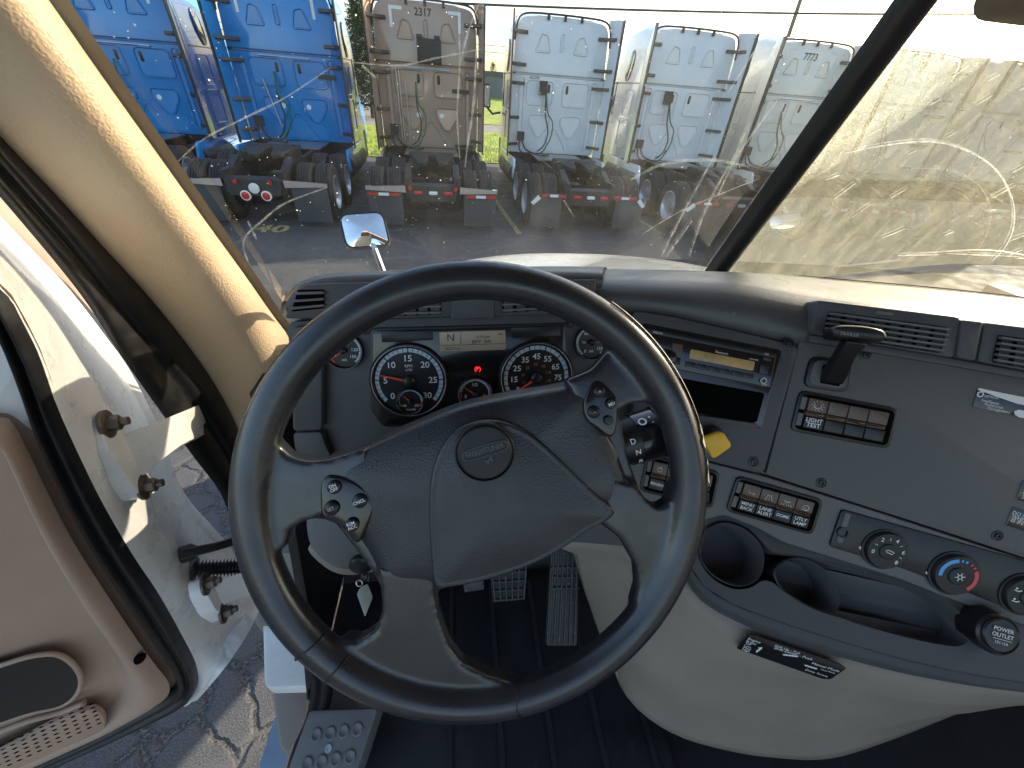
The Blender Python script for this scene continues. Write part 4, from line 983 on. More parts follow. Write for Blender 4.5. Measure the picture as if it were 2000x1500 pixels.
# yellow parking brake knob
yk = thing('parking_brake_knob', 'bright yellow square pull knob below the radio', 'knob')
YP = R.off(.040)
ring = round_poly([YP.px(x, y) for x, y in ((1370, 857), (1411, 842), (1430, 871), (1392, 897))], .0065, 5)
obj('knob_face', MB().prism(ring, R.n, -.007, .002, .0015), M['yellow'], yk, 50)
cc = sum(ring) / len(ring); obj('knob_stem', MB().tube([cc - R.n * .005, cc - R.n * .034], .0075, 14), M['black'], yk)
obj('knob_collar', MB().lathe(R.px(1388, 852, .006), R.n, [(.017, 0), (.017, .004), (.012, .006)], 24), M['black'], yk)

# stickers
def sticker(name, label, poly, texts, pl, h=.0012, m='gloss'):
    t = thing(name, label, 'sticker')
    s_ = slab(pl, poly, h - .0012, h + .0004, m, t, 'sticker_sheet', r=.002, c=.0002)
    tx = MB()
    for s, a, b in texts: put_text(tx, s, pl, a, b, h + .0007)
    obj('lettering', tx, M['print'], s_, None); return t, s_
t, s_ = sticker('information_sticker', 'black sticker with white swoosh and engine maker lettering on the dash panel', [(1909, 759), (2110, 800), (2100, 838), (1899, 795)], [('DETROIT', (1922, 775.5), (1951, 780)), ('Intelligent', (1917, 784), (1950, 791)), ('Powertrain', (1923, 791.5), (1958, 798.5)), ('Management', (1928, 799), (1972, 808))], R)
obj('swoosh', MB().flat([R.px(x, y, .0020) for x, y in ((1909, 761), (1913, 758), (1960, 768), (2110, 797), (2110, 812), (2040, 800), (1985, 788), (1950, 776))]), M['print'], s_, None)
obj('swoosh', MB().flat([R.px(x, y, .0020) for x, y in ((1981, 803), (1990, 800), (2100, 822), (2100, 836), (1990, 815), (1982, 810))]), M['print'], s_, None)
obj('logo', MB().lathe(R.px(1915, 770, .0019), R.n, [(.0042, 0), (.0026, .0001)], 18, cap1=False), M['print'], s_, None)
sticker('warning_sticker', 'small black warning sticker above another on the equipment panel', [(1998, 938), (2110, 975), (2100, 1012), (1984, 975)], [('SEE', (2001, 955), (2020, 961)), ('LABEL', (1998, 964), (2030, 974)), ('SEAT', (1995, 973), (2025, 982))], R)
sticker('warning_sticker', 'small black warning sticker with white capitals nearest the control knobs', [(1978, 990), (2110, 1032), (2100, 1068), (1964, 1026)], [('DO NOT OPEN', (1977, 1004), (2050, 1026)), ('WHEN TRUCK', (1975, 1011), (2045, 1033)), ('IS IN GEAR', (1974, 1018.5), (2030, 1037))], R)
KP = Pl(P(1460, 1243, .592), np.cross(P(1652, 1307, .579) - P(1460, 1243, .592), P(1530, 1300, .602) - P(1460, 1243, .592)))
if KP.n[1] > 0: KP = Pl(KP.o, -KP.n)
t, s_ = sticker('shift_guide_sticker', 'long black shift lever guide sticker on the beige knee panel', [(1461, 1241), (1475, 1241), (1640, 1297), (1653, 1306), (1622, 1327), (1606, 1326), (1439, 1267)], [('Engine', (1460, 1249), (1484, 1257)), ('Brake', (1457, 1254), (1476, 1260)), ('Off', (1456, 1258), (1466, 1261)), ('Low', (1453, 1262), (1466, 1266)), ('Med', (1451, 1266), (1465, 1270)), ('High', (1449, 1269.5), (1463, 1274)), ('Shift Up - Pull', (1512, 1262), (1560, 1278)), ('Shift Down - Push', (1511, 1267), (1585, 1290)), ('Manual Mode', (1585, 1297), (1638, 1313)), ('Auto Mode', (1602, 1308), (1630, 1316)), ('Drive', (1572, 1309), (1590, 1315)), ('Reverse', (1595, 1316), (1616, 1323))], KP, h=.003)
im = MB()
for a, b in (((1477, 1273), (1486, 1266)), ((1529, 1278), (1558, 1282)), ((1572, 1299), (1595, 1306))): obj('arrow', MB().tube([KP.px(*a, .0042), KP.px(*b, .0042)], .0012, 4), M['print'], s_, None)
im.add([KP.px(1480, 1265, .0042), KP.px(1489, 1264, .0042), KP.px(1487, 1269, .0042)], [(0, 1, 2)])
obj('arrow_head', im, M['print'], s_, None)
# ------------------------------------------------------------------ steering wheel
WN = CM @ A(math.sin(.085), math.sin(-.088) * math.cos(.085), math.cos(-.088) * math.cos(.085))
W = Pl(CAM + CM @ A(-.031, -.114, -.382), WN)
wh = thing('steering_wheel', 'black leather four spoke steering wheel turned slightly left', 'steering wheel')
rim = MB(); RR = .2105; seg = 120; ts = 22
U, V = W.u, W.v
rows = []
for i in range(seg):
    a = 2 * math.pi * i / seg; d = U * math.cos(a) + V * math.sin(a)
    rows.append([W.o + d * (RR + .0180 * math.cos(k * 2 * math.pi / ts)) + W.n * (.0165 * math.sin(k * 2 * math.pi / ts)) for k in range(ts)])
rows.append(rows[0]); rim.loft(rows, closed=True, flip=True)
def spoke(pts, h0, h1, c=0): rim.prism([W.px(x, y, (h0 + h1) / 2) for x, y in pts], W.n, h0 - (h0 + h1) / 2, h1 - (h0 + h1) / 2, c)
sp = -.022
spoke([(505, 850), (522, 795), (545, 858), (575, 888), (610, 897), (650, 893), (720, 870), (720, 950), (640, 1000), (600, 1012), (574, 1028), (566, 1062), (535, 1070), (508, 985)], -.017, .003)
spoke([(742, 1100), (748, 1150), (750, 1185), (738, 1222), (704, 1243), (668, 1240), (690, 1296), (800, 1352), (950, 1362), (1010, 1325), (950, 1308), (905, 1285), (880, 1252), (862, 1200), (852, 1150), (850, 1100)], -.017, .003)
spoke([(1190, 610), (1188, 650), (1178, 690), (1150, 722), (1100, 742), (1130, 800), (1170, 800), (1205, 800), (1222, 788), (1255, 784), (1280, 800), (1295, 840), (1345, 830), (1300, 720), (1240, 640)], -.017, .003)
spoke([(1190, 930), (1232, 940), (1258, 972), (1280, 986), (1300, 976), (1304, 940), (1350, 950), (1345, 1050), (1290, 1150), (1228, 1182), (1240, 1140), (1236, 1098), (1206, 1046), (1160, 1010)], -.017, .003)
spoke([(560, 930), (650, 905), (720, 872), (800, 836), (900, 798), (1000, 778), (1090, 762), (1165, 745), (1200, 800), (1215, 880), (1240, 950), (1180, 1000), (1060, 1050), (852, 1140), (760, 1140), (720, 1080), (660, 1005), (600, 1000)], -.040, -.006)
ro = obj('rim', rim, M['rimleather'], wh, 180)
mo = ro.modifiers.new('remesh', 'REMESH'); mo.mode = 'VOXEL'; mo.voxel_size = .0019; mo.use_smooth_shade = True
mo = ro.modifiers.new('smooth', 'SMOOTH'); mo.factor = .5; mo.iterations = 30
def dome(pl, pts, hs, n=90):
    """closed outline on pl, rings of (inset fraction, height)"""
    rg = resample([pl.px(x, y) for x, y in pts], n, closed=True); c = sum(rg) / n
    ar = A(0, 0, 0)
    for i in range(n): ar += np.cross(rg[i] - c, rg[(i + 1) % n] - c)
    if ar @ pl.n < 0: rg = rg[::-1]
    rows = []
    for f, h in hs: rows.append([c + (p - c) * f + pl.n * h for p in rg])
    return MB().loft(rows, closed=True, cap1=True)
H = W.off(-.006)
hub = [(632, 930), (645, 906), (700, 879), (800, 833), (900, 793), (1000, 771), (1080, 758), (1150, 744), (1166, 748), (1168, 790), (1190, 840), (1212, 890), (1230, 945), (1222, 972), (1196, 992), (1120, 1030), (1000, 1080), (852, 1148), (800, 1148), (744, 1141), (728, 1100), (706, 1062), (665, 1015), (632, 985)]
obj('hub_cover', dome(H, hub, [(1.0, -.034), (1.0, -.010), (.992, -.003), (.975, .002), (.94, .0055), (.86, .009), (.7, .0115), (.4, .013)]), M['leather'], wh, 180)
horn = [(850, 1143), (842, 1080), (838, 1000), (842, 930), (862, 872), (895, 836), (940, 820), (985, 822), (1035, 845), (1090, 893), (1150, 952), (1196, 992), (1190, 1010), (1150, 1032), (1095, 1070), (1030, 1103), (940, 1132), (880, 1143)]
H2 = W.off(.0075)
obj('horn_pad', dome(H2, horn, [(1.0, -.02), (1.0, -.001), (.99, .0035), (.965, .005), (.935, .0042), (.90, .0045), (.6, .008), (.3, .0095)]), M['leather'], wh, 180)
ec = H2.px(947, 883, .010); er = np.linalg.norm(H2.px(1003, 880, .010) - ec)
em = obj('emblem', MB().lathe(ec, W.n, [(er * 1.04, -.008), (er * 1.04, .0005), (er * 1.0, .0015), (er * .98, -.001), (er * .94, -.001), (er * .93, .0030), (er * .88, .0042), (0, .0048)], 48, cap1=False), M['knobblack'], wh, 35)
EP = Pl(ec + W.n * .0052, W.n); tx = MB()
put_text(tx, 'FREIGHTLINER', EP, (911, 895), (985, 873), 0, hs=1.25, bold=.01)
eu = nrm(EP.px(985, 869) - EP.px(911, 891)); ev = np.cross(W.n, eu); eo = EP.px(948, 880)
for k in range(28):
    a, b = D2R(k * 360 / 28), D2R((k + 1) * 360 / 28)
    f = lambda t: eo + eu * er * .80 * np.sign(math.cos(t)) * abs(math.cos(t)) ** .45 + ev * er * .19 * np.sign(math.sin(t)) * abs(math.sin(t)) ** .7
    tx.tube([f(a), f(b)], .0005, 4, cap=False)
hn = lambda x, y: eo + eu * er * x + ev * er * y
tx.tube([hn(-.13, -.33), hn(-.02, -.38), hn(.12, -.30)], .0009, 4); tx.tube([hn(.12, -.22), hn(.12, -.44)], .0007, 4); tx.tube([hn(-.1, -.36), hn(-.06, -.45), hn(.04, -.42)], .0006, 4)
obj('emblem_lettering', tx, M['emboss'], em, None)
# thumb switch pods
HP = W.off(.003)
pod = [(628, 946), (640, 928), (664, 929), (693, 940), (717, 957), (730, 976), (729, 1000), (717, 1030), (699, 1060), (676, 1034), (654, 1020), (631, 1008), (627, 975)]
p1 = obj('switch_pod', dome(HP, pod, [(1, -.03), (1, 0), (.97, .002), (.9, .0024), (.5, .0028)], 50), M['gloss'], wh, 60)
def btn(c, s, r=.0062, P_=HP, par=p1, ang=-22, txt='print'):
    b = obj('button', MB().lathe(P_.px(*c, .0024), W.n, [(r, -.001), (r, .0028), (r * .85, .0038), (0, .0040)], 20, cap1=False), M['black'], par, 50)
    if s:
        tx = MB(); u = nrm(P_.px(c[0] + 10, c[1] - 10 * math.tan(D2R(-ang))) - P_.px(*c)); v = np.cross(W.n, u)
        ls = s.split('\n')
        for i, q in enumerate(ls): put_text_c(tx, q, P_.px(*c, .0024) + W.n * .0043 + v * (.0019 * (len(ls) - 1) - .0038 * i), u, v, .0030, bold=.015)
        obj('lettering', tx, M[txt], b, None)
btn((654, 950), 'ON\nOFF'); btn((704, 977), 'CNCL', .0066); btn((649, 991), 'SET', .0068, txt='printdim'); btn((689, 1023), 'RSM\nACC')
pod2 = [(1161, 744), (1178, 748), (1192, 762), (1203, 777), (1205, 800), (1201, 842), (1190, 853), (1166, 836), (1145, 820), (1139, 797), (1144, 771)]
p2 = obj('switch_pod', dome(HP, pod2, [(1, -.03), (1, 0), (.97, .002), (.9, .0024), (.5, .0028)], 44), M['gloss'], wh, 60)
btn((1169, 764), '+', .0056, par=p2); btn((1159, 804), '-', .0060, par=p2); btn((1192, 788), 'MD', .0050, par=p2, ang=-20); btn((1187, 820), '', .0045, par=p2)
# leather seams across the rim
def rim_pt(px, th, lift=.0016):
    p = W.px(*px) - W.o; d = nrm(p); return W.o + d * (RR + (.0180 + lift) * math.cos(th)) + W.n * ((.0165 + lift) * math.sin(th))
for xx, yy in ((1008, 1350), (664, 1290), (612, 1250)):
    obj('rim_seam', MB().tube([rim_pt((xx + 3 * math.sin(t * 3), yy), t, .0006) for t in [-.3 + i * .2 for i in range(17)]], .0007, 5), M['black'], wh, 180)
# cream strip on outer rim edge: painted sun highlight, with real worn leather lower down
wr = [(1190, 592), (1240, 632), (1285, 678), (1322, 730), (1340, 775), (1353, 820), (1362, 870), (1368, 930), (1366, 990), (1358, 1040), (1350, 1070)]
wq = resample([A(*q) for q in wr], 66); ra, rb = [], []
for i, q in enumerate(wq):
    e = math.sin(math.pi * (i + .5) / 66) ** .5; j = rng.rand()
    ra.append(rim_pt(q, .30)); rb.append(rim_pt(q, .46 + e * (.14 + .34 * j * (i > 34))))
obj('worn_glint_edge', MB().loft([ra, rb]), M['wornglint'], wh, 180)
# ------------------------------------------------------------------ column, stalk, key
cs = thing('steering_column', 'grey steering column shroud below the wheel with ignition switch', 'steering column')
CP = W.off(-.085)
obj('shroud', dome(CP, [(596, 1000), (600, 1062), (626, 1097), (668, 1116), (716, 1110), (760, 1100), (860, 1060), (960, 1000), (1000, 900), (960, 830), (850, 840), (760, 880), (680, 920), (620, 960)], [(.93, -.10), (1.0, -.03), (1, -.006), (.97, 0), (.9, .004)], 70), M['trimgrey'], cs, 180)
obj('shroud_lower', dome(CP.off(-.02), [(604, 1066), (628, 1102), (668, 1122), (722, 1118), (760, 1100), (700, 1070)], [(.9, -.10), (1.0, -.03), (1, 0), (.9, .003)], 40), M['beige'], cs, 180)
obj('ignition_barrel', MB().lathe(CP.px(706, 1098, 0), nrm(W.n + A(0, -.2, -.3)), [(.013, -.01), (.013, .006), (.010, .008)], 18), M['black'], cs, 40)
obj('column_tube', MB().tube([W.o - W.n * .03, W.o - W.n * .42], [.05, .045], 20), M['black'], cs, 180)
stk = thing('shift_stalk', 'black shift selector stalk with D N R markings right of the wheel hub', 'stalk')
SP = W.off(-.045)
p0, p1 = SP.px(1150, 884), SP.px(1300, 838); ax = nrm(p1 - p0)
r0 = .026
obj('stalk_body', MB().tube([p0, p0 + (p1 - p0) * .45, p0 + (p1 - p0) * .47, p1, p1 + ax * .03], [r0, r0, r0 * 1.04, r0 * 1.04, r0 * .9], 22, upv=W.n), M['black'], stk, 40)
obj('stalk_collar', MB().tube([p0 + (p1 - p0) * .86, p0 + (p1 - p0) * 1.0], r0 * 1.12, 22, upv=W.n), M['gloss'], stk, 40)
obj('stalk_ring', MB().tube([p0 + (p1 - p0) * .58, p0 + (p1 - p0) * .84], r0 * 1.09, 22, upv=W.n), M['gloss'], stk, 40)
sv = np.cross(W.n, ax); tx = MB()
for s, t, a in (('D', .47, 14), ('N', .50, -12), ('R', .53, -40)):
    n_ = W.n * math.cos(D2R(a)) + sv * math.sin(D2R(a)); c = p0 + (p1 - p0) * t + n_ * (r0 * 1.04 + .0008)
    put_text_c(tx, s, c, ax, nrm(np.cross(n_, ax)), .0058, bold=.02)
n_ = W.n * math.cos(D2R(48)) + sv * math.sin(D2R(48)); vv = nrm(np.cross(n_, ax))
for s, t, dv_, sz in (('O', .66, 0, .0085), ('+', .76, .003, .004), ('-', .77, -.004, .004)):
    put_text_c(tx, s, p0 + (p1 - p0) * t + n_ * (r0 * 1.09 + .001) + vv * dv_, ax, vv, sz, bold=.03)
obj('lettering', tx, M['print'], stk, None)
# ignition key with tag
key = thing('ignition_key', 'ignition key with a diamond shaped metal tag on a black cord', 'key')
kp = Pl(P(712, 1150, .50), nrm(CAM - P(712, 1150, .50)))
cord = MB()
for k in range(4):
    cord.tube([kp.px(706 + k * 5, 1132 + (k % 2) * 3, .002 * k), kp.px(712 + k * 4, 1118 - k * 2, .004 - .001 * k), kp.px(716 + k * 4, 1106 - k * 3, 0), CP.px(706, 1098, .006)], .0026, 6)
obj('cord', cord, M['seal'], key, 180)
rg = [kp.px(702 + 6 * math.cos(t), 1139 + 6 * math.sin(t)) for t in [i * math.pi / 8 for i in range(16)]]
obj('ring', MB().tube(rg, .0009, 6, closed=True), M['chrome'], key, 180)
obj('tag', MB().prism(round_poly([kp.px(x, y) for x, y in ((705, 1146), (718, 1140), (728, 1166), (713, 1205), (697, 1160))], .002, 3), kp.n, -.001, .001, .0004), M['tagmetal'], key, 35)
# ------------------------------------------------------------------ ground
def ground_mat():
    m = bpy.data.materials.new('worn_asphalt'); m.use_nodes = True; nt = m.node_tree; b = nt.nodes['Principled BSDF']; N = nt.nodes.new; L = nt.links.new
    tc = N('ShaderNodeTexCoord')
    def noise(s, d=6, r=.6):
        n = N('ShaderNodeTexNoise'); n.inputs['Scale'].default_value = s; n.inputs['Detail'].default_value = d; n.inputs['Roughness'].default_value = r; L(tc.outputs['Object'], n.inputs['Vector']); return n.outputs[0]
    def mr(src, a, b_, c, d):
        r = N('ShaderNodeMapRange'); r.inputs[1].default_value = a; r.inputs[2].default_value = b_; r.inputs[3].default_value = c; r.inputs[4].default_value = d; L(src, r.inputs[0]); return r.outputs[0]
    def mix(f, a, b_):
        x = N('ShaderNodeMix'); x.data_type = 'RGBA'
        for i, q in ((0, f), (6, a), (7, b_)):
            if isinstance(q, tuple): x.inputs[i].default_value = (*q, 1)
            elif isinstance(q, (int, float)): x.inputs[i].default_value = q
            else: L(q, x.inputs[i])
        return x.outputs[2]
    base = mix(mr(noise(.35), .35, .65, 0, 1), (.026, .029, .036), (.050, .052, .058))
    base = mix(mr(noise(110, 3, .7), .44, .62, 0, 1), base, (.13, .125, .12))                # exposed stones
    # broken slabs: wide crumbly joints
    v = N('ShaderNodeTexVoronoi'); v.feature = 'DISTANCE_TO_EDGE'; v.inputs['Scale'].default_value = 4.2
    wv = N('ShaderNodeMapping'); mixv = N('ShaderNodeVectorMath'); mixv.operation = 'ADD'
    nn = N('ShaderNodeTexNoise'); nn.inputs['Scale'].default_value = 5; nn.inputs['Detail'].default_value = 4; L(tc.outputs['Object'], nn.inputs['Vector'])
    sc_ = N('ShaderNodeVectorMath'); sc_.operation = 'SCALE'; sc_.inputs['Scale'].default_value = .22; L(nn.outputs['Color'], sc_.inputs[0]); L(tc.outputs['Object'], mixv.inputs[0]); L(sc_.outputs[0], mixv.inputs[1]); L(mixv.outputs[0], v.inputs['Vector'])
    crack = mr(v.outputs['Distance'], .03, .10, 1, 0)
    sep = N('ShaderNodeSeparateXYZ'); L(tc.outputs['Object'], sep.inputs[0])
    near = N('ShaderNodeMath'); near.operation = 'MULTIPLY'; L(crack, near.inputs[0]); L(mr(sep.outputs['Y'], 4.0, 1.6, 0, 1), near.inputs[1])
    cgrit = mix(mr(noise(70, 4, .8), .45, .6, 0, 1), (.012, .012, .014), (.16, .16, .165))
    slabc = mix(mr(noise(150, 4, .8), .42, .60, 0, 1), (.032, .035, .045), (.13, .135, .155))
    nb = N('ShaderNodeMath'); nb.operation = 'MULTIPLY'; nb.inputs[1].default_value = .85; L(mr(sep.outputs['Y'], 4.0, 1.6, 0, 1), nb.inputs[0])
    base = mix(nb.outputs[0], base, slabc)
    base = mix(near.outputs[0], base, cgrit)
    # tar-sealed cracks further out
    v2 = N('ShaderNodeTexVoronoi'); v2.feature = 'DISTANCE_TO_EDGE'; v2.inputs['Scale'].default_value = .45; L(mixv.outputs[0], v2.inputs['Vector'])
    base = mix(mr(v2.outputs['Distance'], .006, .014, .8, 0), base, (.11, .11, .11))
    L(base, b.inputs['Base Color']); L(mr(noise(3), .3, .7, .55, .9), b.inputs['Roughness'])
    bp = N('ShaderNodeBump'); bp.inputs['Strength'].default_value = .9; bp.inputs['Distance'].default_value = .012; L(noise(120, 4, .8), bp.inputs['Height'])
    b2 = N('ShaderNodeBump'); b2.inputs['Strength'].default_value = .8; b2.inputs['Distance'].default_value = .03; L(mr(near.outputs[0], 0, 1, 1, 0), b2.inputs['Height']); L(bp.outputs[0], b2.inputs['Normal']); L(b2.outputs[0], b.inputs['Normal'])
    return m
M['asphalt'] = ground_mat()
structure(obj('parking_lot', MB().add([(-400, -300, 0), (500, -300, 0), (500, 600, 0), (-400, 600, 0)], [(0, 1, 2, 3)]), M['asphalt'], None, None))
M['grassground'] = mat('lawn', (.22, .28, .02), .9, vary=.45, vscale=1.2, bump=1, bscale=60)
M['road'] = mat('pale_road', (.20, .18, .165), .85, vary=.15, vscale=1.0)
structure(obj('lawn', MB().add([(-120, 17.2, .03), (140, 17.2, .03), (140, 29, .05), (-120, 29, .05)], [(0, 1, 2, 3)]), M['grassground'], None, None))
structure(obj('road', MB().add([(-120, 29, .02), (140, 29, .02), (140, 35, .02), (-120, 35, .02)], [(0, 1, 2, 3)]), M['road'], None, None))
structure(obj('lawn', MB().add([(-1.0, 35, .05), (140, 35, .05), (140, 66, 1.25), (-1.0, 66, 1.25)], [(0, 1, 2, 3)]), M['grassground'], None, None))
structure(obj('driveway', MB().add([(-40, 35, .04), (-1.0, 35, .04), (-1.0, 66, .5), (-40, 66, .5)], [(0, 1, 2, 3)]), M['road'], None, None))
gb = MB(); 
for k in range(9000):
    y = 17.4 + 11.2 * rng.rand() ** 1.6; x = (rng.uniform(-6, -1.6) if rng.rand() < .5 else rng.uniform(-.5, 4.5)); h = rng.uniform(.05, .14); a = rng.uniform(0, 6.28); w_ = .012
    dx, dy = math.cos(a) * w_, math.sin(a) * w_; lx, ly = rng.uniform(-.05, .05, 2)
    gb.add([(x - dx, y - dy, .03), (x + dx, y + dy, .03), (x + lx, y + ly, .03 + h)], [(0, 1, 2)])
M['grassblade'] = mat('grass_blade', (.26, .34, .02), .7, vary=.3, vscale=.8)
g = stuff(obj('grass', gb, M['grassblade'], None, None)); tag(g, 'sunlit green grass strip beyond the parked trucks', 'grass')
# painted stall lines and number
M['roadyellow'] = mat('worn_yellow_paint', (.42, .33, .12), .8, vary=.35, vscale=6, wear=.7, wcol=(.08, .08, .085), wscale=5, wth=.52)
def line(a, b, wd=.11):
    p, q = A(*a, .004), A(*b, .004); n = nrm(A(-(q - p)[1], (q - p)[0], 0)) * wd / 2
    structure(obj('stall_line', MB().add([p - n, q - n, q + n, p + n], [(0, 1, 2, 3)]), M['roadyellow'], None, None))
for a, b in (((.70, 13.5), (1.22, 8.3)), ((4.0, 13.5), (4.5, 8.55)), ((-2.3, 13.5), (-1.85, 9.0)), ((-5.5, 13.5), (-5.0, 8.8)), ((7.2, 13.5), (7.7, 8.6)), ((10.4, 13.5), (10.9, 8.6))): line(a, b)
tx = MB(); put_text_c(tx, '40', A(-3.52, 8.12, .005), A(1, .03, 0), A(-.03, 1, 0), .42, bold=.03); structure(obj('stall_number', tx, M['roadyellow'], None, None))

# ------------------------------------------------------------------ parked trucks
def paint(name, c, rough=.22): return mat(name, c, rough, coat=.6, vary=.05, vscale=2, wear=.15, wcol=(c[0] * .6 + .04, c[1] * .6 + .04, c[2] * .6 + .04), wscale=4, wth=.60)
M['blue'] = paint('blue_truck_paint', (.004, .225, .58)); M['tantruck'] = paint('tan_truck_paint', (.40, .275, .20)); M['wtruck'] = paint('white_truck_paint', (.74, .76, .77)); M['creamtruck'] = paint('cream_truck_paint', (.78, .75, .66))
M['tyre'] = mat('tyre_rubber', (.022, .022, .023), .8, bump=.4, bscale=60, vary=.3, vscale=5, wear=.3, wcol=(.09, .085, .075), wscale=6, wth=.55)
M['rimsteel'] = mat('wheel_rim', (.55, .57, .60), .35, metal=.7, vary=.1, vscale=9)
M['chassis'] = mat('chassis_black', (.012, .012, .013), .5, vary=.3, vscale=6, wear=.3, wcol=(.045, .043, .04), wscale=8, wth=.52)
M['flap'] = mat('mud_flap', (.045, .05, .058), .7, vary=.15, vscale=4)
M['tail'] = mat('red_lens', (.55, .015, .02), .15, coat=.5); M['tailwhite'] = mat('clear_lens', (.75, .75, .72), .2)
M['tglass'] = mat('truck_window', (.012, .02, .028), .05, coat=1)
M['hose'] = mat('air_hose', (.014, .014, .015), .45); M['hosegreen'] = mat('green_hose', (.02, .13, .05), .45)
TM = {}                                              # shared meshes: name -> mesh
def tri_outline(pts, r, n=30): return resample(round_poly([A(x, 0, z) for x, z in pts], r, 4), n, closed=True, smooth=False)
def truck_proto():
    parts = []                                       # (name, mesh, material key or 'body', parent index, label)
    def add(name, mb, m, par=None, smooth=35, loc=(0, 0, 0)):
        me = mb.mesh(name, smooth) if isinstance(mb, MB) else mb
        if len(me.materials) == 0: me.materials.append(M[m] if m != 'body' else M['wtruck'])
        parts.append((name, me, m, par, loc)); return len(parts) - 1
    # back wall, lower and upper, rounded shoulders
    def backwall(pts, r, y0, y1):
        return MB().prism(round_poly([A(x, 0, z) for x, z in pts], r, 5), A(0, -1, 0), -y0, -y1, .02)
    lo = add('cab_back', backwall([(-1.16, 1.02), (1.16, 1.02), (1.17, 2.685), (-1.17, 2.685)], [.10, .10, .01, .01], .12, 0), 'body')
    hi = add('roof_back', backwall([(-1.17, 2.705), (1.17, 2.705), (1.10, 3.60), (.96, 3.74), (-.96, 3.74), (-1.10, 3.60)], [.01, .01, .15, .25, .25, .15], .12, 0), 'body')
    for pts, r, par in (([(-.66, 3.12), (-.28, 3.12), (-.36, 3.42), (-.52, 3.46)], .05, hi), ([(.66, 3.12), (.28, 3.12), (.36, 3.42), (.52, 3.46)], .05, hi), ([(-.05, 3.16), (.03, 3.16), (.03, 3.48), (-.05, 3.48)], .03, hi),
                        ([(-.80, 2.08), (-.12, 2.08), (-.12, 2.58), (-.80, 2.58)], .10, lo), ([(.80, 2.08), (.12, 2.08), (.12, 2.58), (.80, 2.58)], .10, lo),
                        ([(-.68, 1.88), (-.14, 1.88), (-.14, 1.70), (-.34, 1.40), (-.48, 1.40), (-.70, 1.72)], .09, lo), ([(.68, 1.88), (.14, 1.88), (.14, 1.70), (.34, 1.40), (.48, 1.40), (.70, 1.72)], .09, lo),
                        ([(-.98, 1.15), (-.86, 1.15), (-.86, 2.62), (-.98, 2.62)], .03, lo), ([(.98, 1.15), (.86, 1.15), (.86, 2.62), (.98, 2.62)], .03, lo)):
        ring = [p + A(0, -.004, 0) for p in tri_outline(pts, r, 44)]
        m = MB().tube(ring, .016, 6, closed=True, flat=.6); m.flat([p + A(0, -.004, 0) for p in inset(ring, A(0, -1, 0), .03)], flip=False)
        add('pressed_panel', m, 'body', par, 60)
    add('pressed_rib', MB().tube(resample([A(-.36, -.004, 1.12), A(-.12, -.004, 1.50), A(0, -.004, 1.60), A(.12, -.004, 1.50), A(.36, -.004, 1.12)], 24), .016, 6), 'body', lo, 60)
    for s in (-1, 1):
        add('vent_slot', MB().prism(round_poly([A(s * .20, 0, 2.34), A(s * .27, 0, 2.34), A(s * .27, 0, 2.52), A(s * .20, 0, 2.52)], .03, 4), A(0, -1, 0), 0, .010, .003), 'black', lo)
    # black roof edge trim and clips
    tr_ = resample([A(-1.16, -.02, 3.30), A(-1.12, -.02, 3.60), A(-.98, -.02, 3.76), A(-.5, -.02, 3.80), A(.5, -.02, 3.80), A(.98, -.02, 3.76), A(1.12, -.02, 3.60), A(1.16, -.02, 3.30)], 50)
    add('roof_trim', MB().tube(tr_, .022, 6), 'black', hi, 60)
    for x in (-.4, 0, .4): add('trim_clip', MB().abox((x - .03, -.035, 3.70), (x + .03, .0, 3.79)), 'black', hi)
    # side extenders with rubber edge and brackets
    for s in (-1, 1):
        rows = [[A(s * 1.18, .02, .98), A(s * 1.18, .02, 2.2), A(s * 1.18, .02, 3.2), A(s * 1.14, .02, 3.62), A(s * 1.05, .02, 3.80)], [A(s * 1.24, -.25, 1.0), A(s * 1.24, -.25, 2.2), A(s * 1.24, -.25, 3.2), A(s * 1.22, -.25, 3.62), A(s * 1.20, -.25, 3.80)], [A(s * 1.26, -.42, 1.02), A(s * 1.26, -.42, 2.2), A(s * 1.26, -.42, 3.2), A(s * 1.25, -.42, 3.6), A(s * 1.24, -.42, 3.78)]]
        rows = rows + [[p + A(s * .02, 0, 0) for p in r] for r in rows[::-1]]
        ex = add('side_extender', MB().loft(rows, flip=(s > 0)), 'body', None, 40)
        ed = [A(s * 1.27, -.43, z) for z in (.98, 1.8, 2.6, 3.3, 3.78)]
        add('extender_edge', MB().loft([[p + A(-s * .012, 0, 0) for p in ed], [p + A(-s * .012, -.09, 0) for p in ed], [p + A(s * .014, -.09, 0) for p in ed], [p + A(s * .014, .02, 0) for p in ed]], flip=(s < 0)), 'black', ex)
        for z in (3.45, 2.86, 2.50, 1.80, 1.22):
            m = MB().loft([[A(s * x, y - t, z + dz) for x, y in ((.86 if z > 2 else .95, -.005), (1.00, -.04), (1.12, -.12), (1.235, -.26))] for dz, t in ((-.035, 0), (.02, 0), (.035, .03), (-.02, .035), (-.035, 0))])
            add('bracket', m, 'black', ex, 30)
    # cab body behind the back wall: sleeper, roof, doors, hood
    def sec(y, hw, z0, z1, zr, top):          # one cross-section, rounded roof
        pts = [A(-hw, y, z0), A(-hw, y, (z0 + z1) / 2), A(-hw, y, z1)]
        for k in range(1, 10):
            a = math.pi * k / 10; pts.append(A(-hw * top * math.cos(a) if 0 else -hw * math.copysign(abs(math.cos(a)) ** .5, math.cos(a)), y, z1 + (zr - z1) * math.sin(a) ** .6))
        return pts + [A(hw, y, z1), A(hw, y, (z0 + z1) / 2), A(hw, y, z0)]
